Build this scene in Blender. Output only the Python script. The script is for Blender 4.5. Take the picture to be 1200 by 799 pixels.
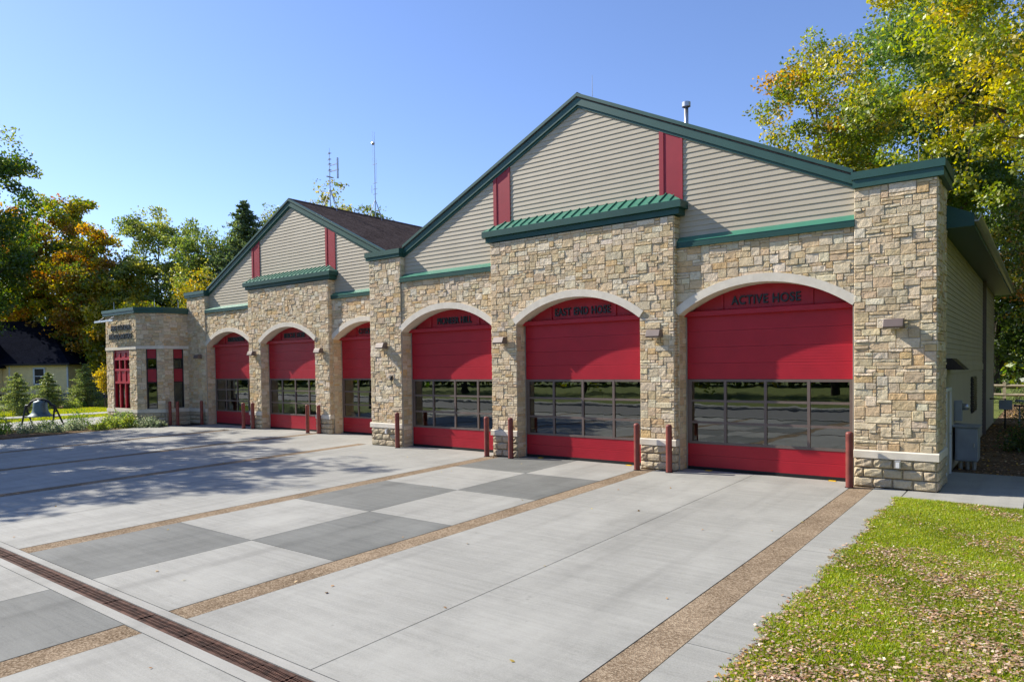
import bpy, math, random
import numpy as np
from mathutils import Vector, Matrix
rad = math.radians
for o in list(bpy.data.objects): bpy.data.objects.remove(o)
scene = bpy.context.scene
COL = scene.collection

# ------------------------------------------------------------------ camera
YAW, PIT, ROL = .6562, .0266, -.0126
F = Vector((-math.sin(YAW)*math.cos(PIT), math.cos(YAW)*math.cos(PIT), -math.sin(PIT)))
R = Vector((math.cos(YAW), math.sin(YAW), 0)); U = R.cross(F)
R2 = R*math.cos(ROL)+U*math.sin(ROL); U2 = U*math.cos(ROL)-R*math.sin(ROL)
cd = bpy.data.cameras.new('camera'); cam = bpy.data.objects.new('camera', cd); COL.objects.link(cam)
m = Matrix((R2, U2, -F)).transposed().to_4x4(); m.translation = Vector((0, -18.1, 2.7767)); cam.matrix_world = m
cd.sensor_width = 36; cd.sensor_fit = 'HORIZONTAL'; cd.lens = 813.94/1200*36; cd.shift_y = (453.035-399.5)/1200
cd.clip_start = .1; cd.clip_end = 3000
scene.camera = cam

# ------------------------------------------------------------------ sky, sun, exposure
SUN = Vector((-3.9, -1.0, 3.12)).normalized()
w = bpy.data.worlds.new('World'); scene.world = w; w.use_nodes = True
nt = w.node_tree; bg = nt.nodes['Background']
sky = nt.nodes.new('ShaderNodeTexSky'); sky.sky_type = 'NISHITA'; sky.sun_disc = False
sky.sun_elevation = math.asin(SUN.z); sky.sun_rotation = math.atan2(SUN.x, SUN.y) % (2*math.pi)
sky.air_density = 1.0; sky.dust_density = .25; sky.ozone_density = 5.5; sky.altitude = 200
tn = nt.nodes.new('ShaderNodeMix'); tn.data_type = 'RGBA'; tn.blend_type = 'MULTIPLY'; tn.inputs[0].default_value = 1; tn.inputs[7].default_value = (1.03, .94, 1.02, 1)
nt.links.new(sky.outputs[0], tn.inputs[6]); nt.links.new(tn.outputs[2], bg.inputs[0]); bg.inputs[1].default_value = .13
sl = bpy.data.lights.new('sun', 'SUN'); sl.energy = 5.0; sl.angle = rad(.5); sl.color = (1, .93, .82)
so = bpy.data.objects.new('sun', sl); COL.objects.link(so); so.rotation_euler = (-SUN).to_track_quat('-Z', 'Y').to_euler()
so.location = SUN*60
vs = scene.view_settings; vs.view_transform = 'Standard'; vs.look = 'None'; vs.gamma = 1; vs.exposure = .72; vs.use_curve_mapping = False
scene.cycles.max_bounces = 6; scene.cycles.transparent_max_bounces = 8; scene.cycles.diffuse_bounces = 3
scene.cycles.use_denoising = True
scene.cycles.caustics_reflective = False; scene.cycles.caustics_refractive = False

# ------------------------------------------------------------------ materials
def nodes(name):
    m = bpy.data.materials.new(name); m.use_nodes = True
    nt = m.node_tree; b = nt.nodes['Principled BSDF']
    return m, nt, b
def N(nt, t, **k):
    n = nt.nodes.new(t)
    for a, v in k.items():
        if a.startswith('i_'): n.inputs[a[2:].replace('_', ' ')].default_value = v
        else: setattr(n, a, v)
    return n
def ramp(nt, src, stops):
    r = nt.nodes.new('ShaderNodeValToRGB'); e = r.color_ramp.elements
    while len(e) < len(stops): e.new(.5)
    for i, (p, c) in enumerate(stops): e[i].position = p; e[i].color = (*c, 1)
    nt.links.new(src, r.inputs[0]); return r
def mixc(nt, fac, a, b, mode='MIX'):
    n = nt.nodes.new('ShaderNodeMix'); n.data_type = 'RGBA'; n.blend_type = mode
    for s, v in ((0, fac), (6, a), (7, b)):
        if isinstance(v, (int, float)): n.inputs[s].default_value = v
        elif isinstance(v, tuple): n.inputs[s].default_value = (*v, 1)
        else: nt.links.new(v, n.inputs[s])
    return n.outputs[2]
def tc(nt, scale=(1, 1, 1), rot=(0, 0, 0)):
    t = nt.nodes.new('ShaderNodeNewGeometry'); mp = nt.nodes.new('ShaderNodeMapping')
    mp.inputs['Scale'].default_value = scale; mp.inputs['Rotation'].default_value = rot
    nt.links.new(t.outputs['Position'], mp.inputs[0]); return mp.outputs[0]
def noise(nt, vec, scale, detail=4, rough=.55):
    n = N(nt, 'ShaderNodeTexNoise', i_Scale=scale, i_Detail=detail, i_Roughness=rough); nt.links.new(vec, n.inputs[0]); return n.outputs[0]
def bump(nt, b, h, strength, dist=.02, prev=None):
    n = N(nt, 'ShaderNodeBump', i_Strength=strength, i_Distance=dist); nt.links.new(h, n.inputs['Height'])
    if prev: nt.links.new(prev, n.inputs['Normal'])
    nt.links.new(n.outputs[0], b.inputs['Normal']); return n.outputs[0]
def simple(name, col, rough=.6, metal=0, var=.12, vs_=3., bs=0., bd=40., spec=.4):
    m, nt, b = nodes(name)
    v = tc(nt); n = noise(nt, v, vs_, 5)
    d = tuple(c*(1-var) for c in col); l = tuple(min(1, c*(1+var)) for c in col)
    r = ramp(nt, n, [(.3, d), (.7, l)]); nt.links.new(r.outputs[0], b.inputs['Base Color'])
    b.inputs['Roughness'].default_value = rough; b.inputs['Metallic'].default_value = metal
    b.inputs['Specular IOR Level'].default_value = spec
    if bs: bump(nt, b, noise(nt, v, bd, 4), bs, .01)
    return m
M = {}
def concrete(name, lo, hi, stretch=(1, 1, 1)):
    m, nt, b = nodes(name)
    v = tc(nt); big = noise(nt, v, .35, 5, .6)
    sv = tc(nt, (.35, 7, 1), (0, 0, rad(3))); st = noise(nt, sv, 1.6, 7, .75)
    fine = noise(nt, v, 60, 3, .8)
    r1 = ramp(nt, big, [(.3, lo), (.72, hi)])
    c = mixc(nt, .5, r1.outputs[0], ramp(nt, st, [(.36, tuple(x*.86 for x in lo)), (.64, tuple(x*1.06 for x in hi))]).outputs[0])
    c = mixc(nt, .35, c, ramp(nt, fine, [(.35, tuple(x*.72 for x in lo)), (.65, tuple(min(1, x*1.1) for x in hi))]).outputs[0])
    sp = noise(nt, v, 2.3, 6, .75)
    c = mixc(nt, ramp(nt, sp, [(.62, (0, 0, 0)), (.78, (.35, .35, .35))]).outputs[0], c, tuple(x*.68 for x in lo))
    tr = noise(nt, tc(nt, (1.5, .07, 1)), 1.3, 4, .6); c = mixc(nt, ramp(nt, tr, [(.5, (0, 0, 0)), (.72, (.5, .5, .5))]).outputs[0], c, tuple(x*.72 for x in lo))
    pt = noise(nt, tc(nt, (1, .8, 1), (0, 0, .4)), .55, 7, .68); c = mixc(nt, ramp(nt, pt, [(.46, (0, 0, 0)), (.7, (.55, .55, .55))]).outputs[0], c, tuple(x*1.16 for x in hi))
    dk = noise(nt, v, 7, 3, .5); c = mixc(nt, ramp(nt, dk, [(.70, (0, 0, 0)), (.76, (.3, .3, .3))]).outputs[0], c, tuple(x*.5 for x in lo))
    nt.links.new(c, b.inputs['Base Color']); b.inputs['Roughness'].default_value = .85
    bv = tc(nt, (1, 60, 1), (0, 0, rad(1)))
    p = bump(nt, b, noise(nt, bv, 3, 2), .25, .003); bump(nt, b, fine, .35, .004, p)
    return m
M['conc'] = concrete('broomed_concrete', (.222, .221, .198), (.338, .336, .304))
M['concd'] = concrete('dark_tinted_concrete', (.088, .092, .084), (.182, .187, .172))
M['concw'] = concrete('walk_concrete', (.245, .242, .216), (.345, .34, .308))
def speck(name, a, b_, c_, scale, r=.85, bs=.6):
    m, nt, b = nodes(name); v = tc(nt)
    vo = N(nt, 'ShaderNodeTexVoronoi', i_Scale=scale); nt.links.new(v, vo.inputs[0])
    sp = N(nt, 'ShaderNodeSeparateColor'); nt.links.new(vo.outputs['Color'], sp.inputs[0])
    rr = ramp(nt, sp.outputs[0], [(0, a), (.45, b_), (.9, c_)])
    c = mixc(nt, .35, rr.outputs[0], ramp(nt, noise(nt, v, 1.2), [(.3, a), (.7, c_)]).outputs[0])
    nt.links.new(c, b.inputs['Base Color']); b.inputs['Roughness'].default_value = r; b.inputs['Specular IOR Level'].default_value = .0
    bump(nt, b, vo.outputs['Distance'], bs, .01); return m
M['agg'] = speck('exposed_aggregate', (.085, .06, .038), (.21, .15, .098), (.40, .32, .225), 55)
M['shingle'] = speck('brown_shingles', (.035, .027, .024), (.075, .058, .052), (.12, .095, .085), 14, .9, .5)
M['shingle_dark'] = speck('charcoal_shingles', (.006, .007, .011), (.010, .012, .02), (.016, .018, .028), 14, .9, .0)
M['mulch'] = speck('bark_mulch', (.06, .035, .02), (.14, .09, .055), (.26, .19, .12), 30)
def stone():
    m, nt, b = nodes('split_limestone'); v = tc(nt)
    at = N(nt, 'ShaderNodeAttribute', attribute_name='tint')
    n1 = noise(nt, v, 9, 6, .7); n2 = noise(nt, v, 45, 4, .8)
    c = mixc(nt, 1, at.outputs[0], ramp(nt, n1, [(.25, (.78, .73, .66)), (.5, (.98, .98, .98)), (.78, (1.15, 1.14, 1.12))]).outputs[0], 'MULTIPLY')
    c = mixc(nt, 1, c, ramp(nt, n2, [(.3, (.84, .82, .78)), (.6, (1.05, 1.05, 1.05))]).outputs[0], 'MULTIPLY')
    nt.links.new(c, b.inputs['Base Color']); b.inputs['Roughness'].default_value = .9; b.inputs['Specular IOR Level'].default_value = .2
    p = bump(nt, b, noise(nt, v, 14, 5, .7), .85, .035); bump(nt, b, n2, .5, .008, p)
    return m
M['stone'] = stone()
M['mortar'] = simple('mortar', (.46, .41, .32), .95, var=.15)
M['lime'] = simple('cut_limestone', (.70, .64, .53), .85, var=.08, vs_=5, bs=.25)
def siding():
    m, nt, b = nodes('painted_clapboard'); v = tc(nt, (1, 1, 1))
    c = ramp(nt, noise(nt, v, 1.4, 5), [(.3, (.43, .375, .275)), (.7, (.49, .43, .32))])
    g = noise(nt, tc(nt, (2, 2, 40)), 4, 4)
    nt.links.new(mixc(nt, .18, c.outputs[0], ramp(nt, g, [(.3, (.34, .30, .23)), (.7, (.50, .45, .355))]).outputs[0]), b.inputs['Base Color'])
    b.inputs['Roughness'].default_value = .65; bump(nt, b, g, .2, .004); return m
M['siding'] = siding()
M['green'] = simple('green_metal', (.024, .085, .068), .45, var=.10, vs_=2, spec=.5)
M['green_lit'] = simple('green_metal_sunlit', (.04, .19, .125), .36, var=.08, vs_=2, spec=.6)  # same green paled: sunlight on upward-facing coping and hood tops put into colour
M['green_shaded'] = simple('green_metal_shaded', (.014, .068, .054), .45, var=.10, vs_=2)  # same green darkened: shade of fascias in grazing sun put into colour
M['red'] = simple('red_door_paint', (.40, .012, .026), .42, var=.08, vs_=2.2, bs=.06, bd=25)
M['redtrim'] = simple('red_trim_paint', (.33, .022, .035), .5, var=.08, vs_=2.2)
M['bronze'] = simple('bronze_aluminium', (.15, .115, .10), .45, .1, var=.1)
M['frame_dark'] = simple('dark_window_frame', (.035, .03, .03), .4, .3)
M['bollard'] = simple('bollard_paint', (.20, .05, .038), .5, var=.25, vs_=6, bs=.15)
M['letter'] = simple('black_letters', (.022, .03, .035), .45)
M['rubber'] = simple('rubber_seal', (.012, .012, .012), .8)
M['galv'] = simple('galvanised_steel', (.5, .5, .5), .35, .8)
M['greybox'] = simple('grey_enclosure', (.30, .32, .34), .45, .1)
M['gutter'] = simple('grey_gutter', (.34, .35, .33), .3, .5)
M['white'] = simple('white_paint', (.75, .75, .74), .5, var=.05)
M['yellow'] = simple('yellow_marker', (.8, .5, .02), .6)
M['rust'] = simple('rusted_iron', (.085, .042, .028), .9, .2, var=.6, vs_=9, bs=.5)
M['dark'] = simple('dark_void', (.012, .012, .012), .95)
M['inside'] = simple('garage_interior', (.10, .10, .10), .8)
M['bark'] = simple('tree_bark', (.10, .075, .055), .95, var=.4, vs_=5, bs=.8, bd=12)
M['barkd'] = simple('dark_bark', (.045, .036, .028), .95, var=.4, vs_=5, bs=.8, bd=12)
M['yhouse'] = simple('yellow_siding', (.95, .73, .36), .7, var=.06)
M['found'] = simple('foundation', (.2, .2, .2), .9)
M['asphalt'] = simple('asphalt', (.17, .168, .16), .9, var=.25, vs_=8, bs=.4)
M['belly'] = simple('patinated_bronze', (.10, .15, .165), .5, .35, var=.3, vs_=6)
M['iron'] = simple('black_iron', (.016, .016, .018), .5, .2)
M['carblue'] = simple('blue_car_paint', (.015, .03, .09), .25, .3)
M['wood'] = simple('weathered_rail', (.42, .36, .26), .85, var=.2, vs_=8)
M['tyre'] = simple('tyre_rubber', (.015, .015, .015), .8)
def grassmat():
    m, nt, b = nodes('lawn'); v = tc(nt)
    c = mixc(nt, .5, ramp(nt, noise(nt, v, .5, 6, .65), [(.3, (.07, .12, .012)), (.7, (.17, .20, .025))]).outputs[0],
             ramp(nt, noise(nt, v, 14, 5, .8), [(.3, (.035, .06, .008)), (.7, (.2, .22, .04))]).outputs[0])
    nt.links.new(c, b.inputs['Base Color']); b.inputs['Roughness'].default_value = .95
    bump(nt, b, noise(nt, v, 30, 4, .8), 1, .05); return m
M['grass'] = grassmat()
def leafmat(name, trans=.52):
    m = bpy.data.materials.new(name); m.use_nodes = True; nt = m.node_tree; nt.nodes.clear()
    at = N(nt, 'ShaderNodeAttribute', attribute_name='tint')
    d = N(nt, 'ShaderNodeBsdfDiffuse'); t = N(nt, 'ShaderNodeBsdfTranslucent'); g = N(nt, 'ShaderNodeBsdfGlossy', i_Roughness=.45)
    g.inputs[0].default_value = (.8, .85, .8, 1)
    nt.links.new(at.outputs[0], d.inputs[0])
    br = N(nt, 'ShaderNodeHueSaturation', i_Saturation=1.1, i_Value=1.75); nt.links.new(at.outputs[0], br.inputs['Color']); nt.links.new(br.outputs[0], t.inputs[0])
    m1 = N(nt, 'ShaderNodeMixShader'); m1.inputs[0].default_value = trans
    nt.links.new(d.outputs[0], m1.inputs[1]); nt.links.new(t.outputs[0], m1.inputs[2])
    m2 = N(nt, 'ShaderNodeMixShader'); m2.inputs[0].default_value = .05
    nt.links.new(m1.outputs[0], m2.inputs[1]); nt.links.new(g.outputs[0], m2.inputs[2])
    o = N(nt, 'ShaderNodeOutputMaterial'); nt.links.new(m2.outputs[0], o.inputs[0]); return m
M['leaf'] = leafmat('leaves'); M['litter'] = leafmat('dry_leaves', .15); M['blade'] = leafmat('grass_blades', .4)
def glass():
    m = bpy.data.materials.new('window_glass'); m.use_nodes = True; nt = m.node_tree; nt.nodes.clear()
    g = N(nt, 'ShaderNodeBsdfGlossy', i_Roughness=.0); t = N(nt, 'ShaderNodeBsdfTransparent'); t.inputs[0].default_value = (.55, .6, .58, 1)
    g.inputs[0].default_value = (.92, .96, .93, 1)
    v = tc(nt); bp = N(nt, 'ShaderNodeBump', i_Strength=.05, i_Distance=.02); nt.links.new(noise(nt, v, 1.6, 2), bp.inputs['Height']); nt.links.new(bp.outputs[0], g.inputs['Normal'])
    f = N(nt, 'ShaderNodeFresnel', i_IOR=2.6); mx = N(nt, 'ShaderNodeMixShader')
    nt.links.new(f.outputs[0], mx.inputs[0]); nt.links.new(t.outputs[0], mx.inputs[1]); nt.links.new(g.outputs[0], mx.inputs[2])
    o = N(nt, 'ShaderNodeOutputMaterial'); nt.links.new(mx.outputs[0], o.inputs[0]); return m
M['glass'] = glass()

# ------------------------------------------------------------------ helpers
def wloc(o):
    v = Vector((0, 0, 0))
    while o is not None: v = v+o.location; o = o.parent
    return v
class MB:
    def __init__(s): s.v = []; s.f = []; s.c = []
    def add(s, vs, fs, col=None):
        n = len(s.v); s.v += [tuple(p) for p in vs]; s.f += [tuple(i+n for i in f) for f in fs]
        if col is not None: s.c += [col]*len(vs)
    def box(s, x0, x1, y0, y1, z0, z1):
        s.add([(x, y, z) for z in (z0, z1) for y in (y0, y1) for x in (x0, x1)],
              [(0, 2, 3, 1), (4, 5, 7, 6), (0, 1, 5, 4), (2, 6, 7, 3), (0, 4, 6, 2), (1, 3, 7, 5)])
    def prism(s, poly, vec):
        n = len(poly); vec = Vector(vec); P = [Vector(p) for p in poly]
        s.add(P+[p+vec for p in P], [tuple(range(n)), tuple(range(2*n-1, n-1, -1))]+[(i, i+n, (i+1) % n+n, (i+1) % n) for i in range(n)])
    def obox(s, O, ux, uy, dx, dy, z0, z1):      # box along two horizontal directions
        O = Vector((O[0], O[1], 0)); a = Vector((*ux, 0)); b = Vector((*uy, 0))
        P = [O+a*x+b*y for x, y in ((dx[0], dy[0]), (dx[1], dy[0]), (dx[1], dy[1]), (dx[0], dy[1]))]
        s.prism([(p.x, p.y, z0) for p in P], (0, 0, z1-z0))
    def tube(s, pts, rs, n=8, cap=True):
        P = [Vector(p) for p in pts]; b0 = len(s.v); vs = []; fs = []
        up = None
        for i, p in enumerate(P):
            d = (P[min(i+1, len(P)-1)]-P[max(i-1, 0)]).normalized()
            if up is None: up = Vector((1, 0, 0)) if abs(d.x) < .8 else Vector((0, 1, 0))
            a = (up-d*up.dot(d)).normalized(); up = a; b = d.cross(a)
            r = rs[i] if isinstance(rs, (list, tuple)) else rs
            vs += [p+(a*math.cos(t)+b*math.sin(t))*r for t in (2*math.pi*k/n for k in range(n))]
        for i in range(len(P)-1):
            fs += [(i*n+k, i*n+(k+1) % n, (i+1)*n+(k+1) % n, (i+1)*n+k) for k in range(n)]
        if cap: fs += [tuple(range(n-1, -1, -1)), tuple(range((len(P)-1)*n, len(P)*n))]
        s.add(vs, fs)
    def lathe(s, prof, c=(0, 0, 0), n=24):
        vs = [(c[0]+r*math.cos(2*math.pi*k/n), c[1]+r*math.sin(2*math.pi*k/n), c[2]+z) for r, z in prof for k in range(n)]
        fs = [(i*n+k, i*n+(k+1) % n, (i+1)*n+(k+1) % n, (i+1)*n+k) for i in range(len(prof)-1) for k in range(n)]
        s.add(vs, fs)
    def build(s, name, mat, parent=None, at=None, smooth=False, bevel=0):
        off = wloc(parent) if parent is not None else Vector(at or (0, 0, 0))
        me = bpy.data.meshes.new(name)
        me.from_pydata([(x-off.x, y-off.y, z-off.z) for x, y, z in s.v], [], s.f); me.materials.append(mat)
        if s.c:
            ca = me.color_attributes.new('tint', 'FLOAT_COLOR', 'POINT')
            ca.data.foreach_set('color', np.array([(*c, 1) for c in s.c], 'f').ravel())
        o = bpy.data.objects.new(name, me); COL.objects.link(o)
        if parent is not None: o.parent = parent
        else: o.location = off
        if smooth: me.polygons.foreach_set('use_smooth', [True]*len(me.polygons))
        if bevel:
            b = o.modifiers.new('bevel', 'BEVEL'); b.width = bevel; b.segments = 2; b.limit_method = 'ANGLE'
        return o
def pieces(b, name, mat, parent, tol=.15, bevel=0):
    par_ = list(range(len(b.v)))
    def fd(i):
        while par_[i] != i: par_[i] = par_[par_[i]]; i = par_[i]
        return i
    for f in b.f:
        for i in f[1:]: par_[fd(i)] = fd(f[0])
    comp = {}
    for f in b.f: comp.setdefault(fd(f[0]), []).append(f)
    G_ = []
    for fs in comp.values():
        P = np.array([b.v[i] for f in fs for i in f]); G_.append([P.min(0)-tol/2, P.max(0)+tol/2, fs])
    ch = True
    while ch:
        ch = False; out = []
        for g in G_:
            for h in out:
                if (g[0] <= h[1]).all() and (h[0] <= g[1]).all():
                    h[0] = np.minimum(g[0], h[0]); h[1] = np.maximum(g[1], h[1]); h[2] = h[2]+g[2]; ch = True; break
            else: out.append(g)
        G_ = out
    for g in G_:
        n = MB(); ix = {}
        for f in g[2]:
            for i in f:
                if i not in ix:
                    ix[i] = len(n.v); n.v.append(b.v[i])
                    if b.c: n.c.append(b.c[i])
            n.f.append(tuple(ix[i] for i in f))
        n.build(name, mat, parent, bevel=bevel)
def tag(o, label=None, cat=None, group=None, kind=None):
    for k, v in (('label', label), ('category', cat), ('group', group), ('kind', kind)):
        if v: o[k] = v
    return o
def thing(name, loc, label, cat, group=None):
    o = bpy.data.objects.new(name, None); COL.objects.link(o); o.location = loc; o.empty_display_size = .3
    return tag(o, label, cat, group)
def copy_tree(o, parent=None):
    c = o.copy(); COL.objects.link(c); c.parent = parent
    for ch in list(o.children): copy_tree(ch, c)
    return c
def gz(y): return -.05+.0177*max(-24, min(0, y))
rng = np.random.default_rng(7); random.seed(7)

# ------------------------------------------------------------------ ground
def sheet(name, mat, xs, ys, zf, label, cat='ground'):
    vs = [(x, y, zf(x, y)) for y in ys for x in xs]; nx = len(xs)
    fs = [(j*nx+i, j*nx+i+1, (j+1)*nx+i+1, (j+1)*nx+i) for j in range(len(ys)-1) for i in range(nx-1)]
    b = MB(); b.add(vs, fs); o = b.build(name, mat); tag(o, label, cat, kind='structure'); return o
sheet('ground', M['grass'], [-900, -300, -120, -60, -40, -20, 0, 20, 60, 300, 900], [-900, -300, -80, -24, -12, 0, 12, 40, 120, 900],
      lambda x, y: gz(y)-.06, 'wide green ground under the lawns and trees')
def slab(b, x0, x1, y0, y1, dz=0., t=.12):
    b.add([(x0, y0, gz(y0)+dz-t), (x1, y0, gz(y0)+dz-t), (x1, y1, gz(y1)+dz-t), (x0, y1, gz(y1)+dz-t),
           (x0, y0, gz(y0)+dz), (x1, y0, gz(y0)+dz), (x1, y1, gz(y1)+dz), (x0, y1, gz(y1)+dz)],
          [(0, 3, 2, 1), (4, 5, 6, 7), (0, 1, 5, 4), (1, 2, 6, 5), (2, 3, 7, 6), (3, 0, 4, 7)])
bed = MB(); bed.box(-37.65, -2.46, -23.9, -.05, -.9, -.62)
bed.add([(-37.6, -23.9, gz(-24)-.03), (-2.5, -23.9, gz(-24)-.03), (-2.5, 0, gz(0)-.03), (-37.6, 0, gz(0)-.03)], [(0, 1, 2, 3)])
bed.add([(-37.6, 0, -.08), (-20, 0, -.08), (-20, 2.5, -.08), (-37.6, 2.5, -.08)], [(0, 1, 2, 3)])
tag(bed.build('ground', M['dark']), 'dark joint filler beneath the concrete slabs', 'ground', kind='structure')
G = .007
BANDS = [(-3.575, -3.105), (-8.955, -8.485), (-14.335, -13.865), (-21.1, -20.63), (-26.43, -25.96), (-32.0, -31.53)]
light, dark, agg = MB(), MB(), MB()
YN, YD0, YD1, YS = -.03, -13.79, -14.33, -23.8
def span(x0, x1, rows, chk=None):
    for k in range(len(rows)-1):
        a, b_ = rows[k], rows[k+1]
        slab(dark if (chk and chk(k)) else light, x0+G, x1-G, b_+G, a-G)
ytop = lambda x: YN if x > -19.5 else (2.02 if x > -35.9 else .2)
for (a, b_) in BANDS:
    yt = -.47 if a > -10 else (-.5 if a > -19 else (1.5 if a < -22 else -.5))
    slab(agg, a+G, b_-G, YD0+G, yt, -.003); slab(agg, a+G, b_-G, YS, YD1-G, -.003)
edges = [-2.45]+[x for bnd in BANDS for x in (bnd[1], bnd[0])]+[-37.6]
ROWN = [YN, -2.87, -5.65, -8.4, -11.15, YD0]
ROWS_ = [YD1, -17.1, -19.9, YS]
for i in range(0, len(edges), 2):
    x1, x0 = edges[i], edges[i+1]
    if i == 0:      # strip of walk at the lawn edge
        span(x0, x1, [-.5, -6.6, -11.0, YD0]); span(x0, x1, [YD1, -18, YS]); continue
    mid = {2: -5.98, 4: -11.3, 6: -16.9}.get(i, (x0+x1)/2)
    if i == 4:
        for q, (u0, u1) in enumerate(((x0, mid), (mid, x1))):
            span(u0, u1, ROWN, lambda k, q=q: (k+q) % 2 == 0); span(u0, u1, ROWS_, lambda k, q=q: (k+q) % 2 == 1)
    else:
        top = YN if i < 8 else (2.02 if x1 < -21 and x1 > -36 else YN)
        if x1 < -21 and x0 > -37: rows = [2.02, -3.4, -8.6, YD0]
        elif x1 < -30: rows = [.3, -4, -8.6, YD0]
        else: rows = [YN, YD0] if i in (2, 6) else [YN, -7, YD0]
        for (u0, u1) in ((x0, mid), (mid, x1)):
            span(u0, u1, rows); span(u0, u1, [YD1, YS])
slab(light, -35.9, -31.6, .35, 2.02); slab(light, -21.0, -20.35, -.48, 1.5)
tag(light.build('apron', M['conc']), 'pale broomed concrete driveway slabs in front of the station', 'driveway', kind='structure')
tag(dark.build('apron', M['concd']), 'dark grey tinted slabs in a chequer pattern on the driveway', 'driveway', kind='structure')
tag(agg.build('apron', M['agg']), 'narrow tan exposed aggregate bands crossing the driveway', 'driveway', kind='structure')
dr = MB(); slab(dr, -37.6, -2.45, YD0-.13, YD0-G); slab(dr, -37.6, -2.45, YD1+G, YD1+.16)
tag(dr.build('apron', M['concw']), 'two narrow concrete kerb strips beside the trench drain', 'driveway', kind='structure')
wk = MB(); slab(wk, -2.43, -.35, -1.5, 3.0, .01); slab(wk, -2.43, -1.9, -.45, -.4, .0)
tag(wk.build('path', M['concw']), 'small concrete landing slab at the corner of the station', 'path', kind='structure')
b = MB(); b.add([(-2.448, -24, gz(-24)-.008), (60, -24, gz(-24)-.008), (60, -1.5, gz(-1.5)-.008), (-2.448, -1.5, gz(-1.5)-.008)], [(0, 1, 2, 3)])
tag(b.build('ground', M['grass']), 'right lawn soil level with the driveway edge', 'ground', kind='structure')
# street behind the camera
st = MB(); st.add([(-300, -33, gz(-30)-.03), (300, -33, gz(-30)-.03), (300, -24.6, gz(-30)-.03), (-300, -24.6, gz(-30)-.03)], [(0, 1, 2, 3)])
tag(st.build('road', M['asphalt']), 'asphalt street running past the station', 'road', kind='structure')
kb = MB(); kb.box(-300, 300, -24.6, -24.3, -.6, gz(-30)+.02); kb.box(-300, 300, -33.3, -33, -.6, gz(-30)+.1); kb.box(-300, 300, -37.5, -35.9, -.6, gz(-30)-.02)
tag(kb.build('pavement', M['concw']), 'concrete kerbs and pavement along the street', 'pavement', kind='structure')
# paths and verge on the left
lp = MB()
lp.prism([(-42.2, -9, -.2), (-42.2, 4, -.2), (-49.6, 6, -.2), (-48.2, -9, -.2)], (0, 0, .135)); lp.prism([(-53.0, -12, -.2), (-53.0, 16, -.2), (-55.2, 16, -.2), (-55.2, -12, -.2)], (0, 0, .14))
tag(lp.build('path', M['concw']), 'pale concrete walks crossing the left lawn', 'path', kind='structure')
mu = MB(); mu.prism([(-37.68, -9, -.3), (-37.68, -3.2, -.3), (-37.2, -1.7, -.3), (-36.3, -.9, -.3), (-35.9, .25, -.3), (-35.9, 1.5, -.3), (-42, 1.5, -.3), (-42, -9, -.3)], (0, 0, .2))
tag(mu.build('ground', M['mulch']), 'bark mulch planting bed beside the driveway', 'planting bed', kind='structure')
mu = MB(); mu.prism([(-64, -12, -.3), (-64, 30, -.3), (-69, 30, -.3), (-69, -12, -.3)], (0, 0, .24))
tag(mu.build('ground', M['mulch']), 'bark mulch strip in front of the yellow house', 'planting bed', kind='structure')
mu = MB(); mu.add([(-1.98, 3.02, -.085), (5, 3.02, -.085), (5, 40, -.085), (-1.98, 40, -.085)], [(0, 1, 2, 3)])
tag(mu.build('ground', M['mulch']), 'leaf strewn bare soil along the side of the station', 'ground', kind='structure')

# ------------------------------------------------------------------ stonework
TINTS = [(.66, .51, .32), (.69, .56, .37), (.62, .48, .30), (.72, .61, .43), (.62, .52, .37), (.75, .66, .50), (.56, .45, .30), (.66, .47, .25), (.70, .59, .42)]
TW = [3, 4, 2, 3, 2, 2, 1.4, 1.3, 3]
def tint(rnd, k=1.):
    c = rnd.choices(TINTS, TW)[0]; j = rnd.uniform(.92, 1.08)*k
    return tuple(min(.9, x*j*rnd.uniform(.97, 1.03)) for x in c)
def stone_rect(b, P, u0, u1, z0, z1, dep, rnd, col, jit=.005, edge=.012):
    nu = max(1, min(4, int((u1-u0)/.09))); nz = max(1, min(3, int((z1-z0)/.08)))
    e = min(edge, (u1-u0)/4, (z1-z0)/4)
    us = [u0]+[u0+e+(u1-u0-2*e)*k/nu for k in range(nu+1)]+[u1]
    zs = [z0]+[z0+e+(z1-z0-2*e)*k/nz for k in range(nz+1)]+[z1]
    vs = []
    tu, tz = rnd.uniform(-.01, .01), rnd.uniform(-.012, .012)
    for j, z in enumerate(zs):
        for i, u in enumerate(us):
            bu = i in (0, len(us)-1); bz = j in (0, len(zs)-1)
            if bu or bz: d = 0
            else: d = dep+rnd.uniform(-jit, jit)+tu*(i/len(us)-.5)*2+tz*(j/len(zs)-.5)*2
            ju = 0 if bu else rnd.uniform(-.006, .006); jz = 0 if bz else rnd.uniform(-.004, .004)
            vs.append(P(u+ju, z+jz, d))
    n = len(us)
    b.add(vs, [(j*n+i, j*n+i+1, (j+1)*n+i+1, (j+1)*n+i) for j in range(len(zs)-1) for i in range(n-1)], col)
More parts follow.
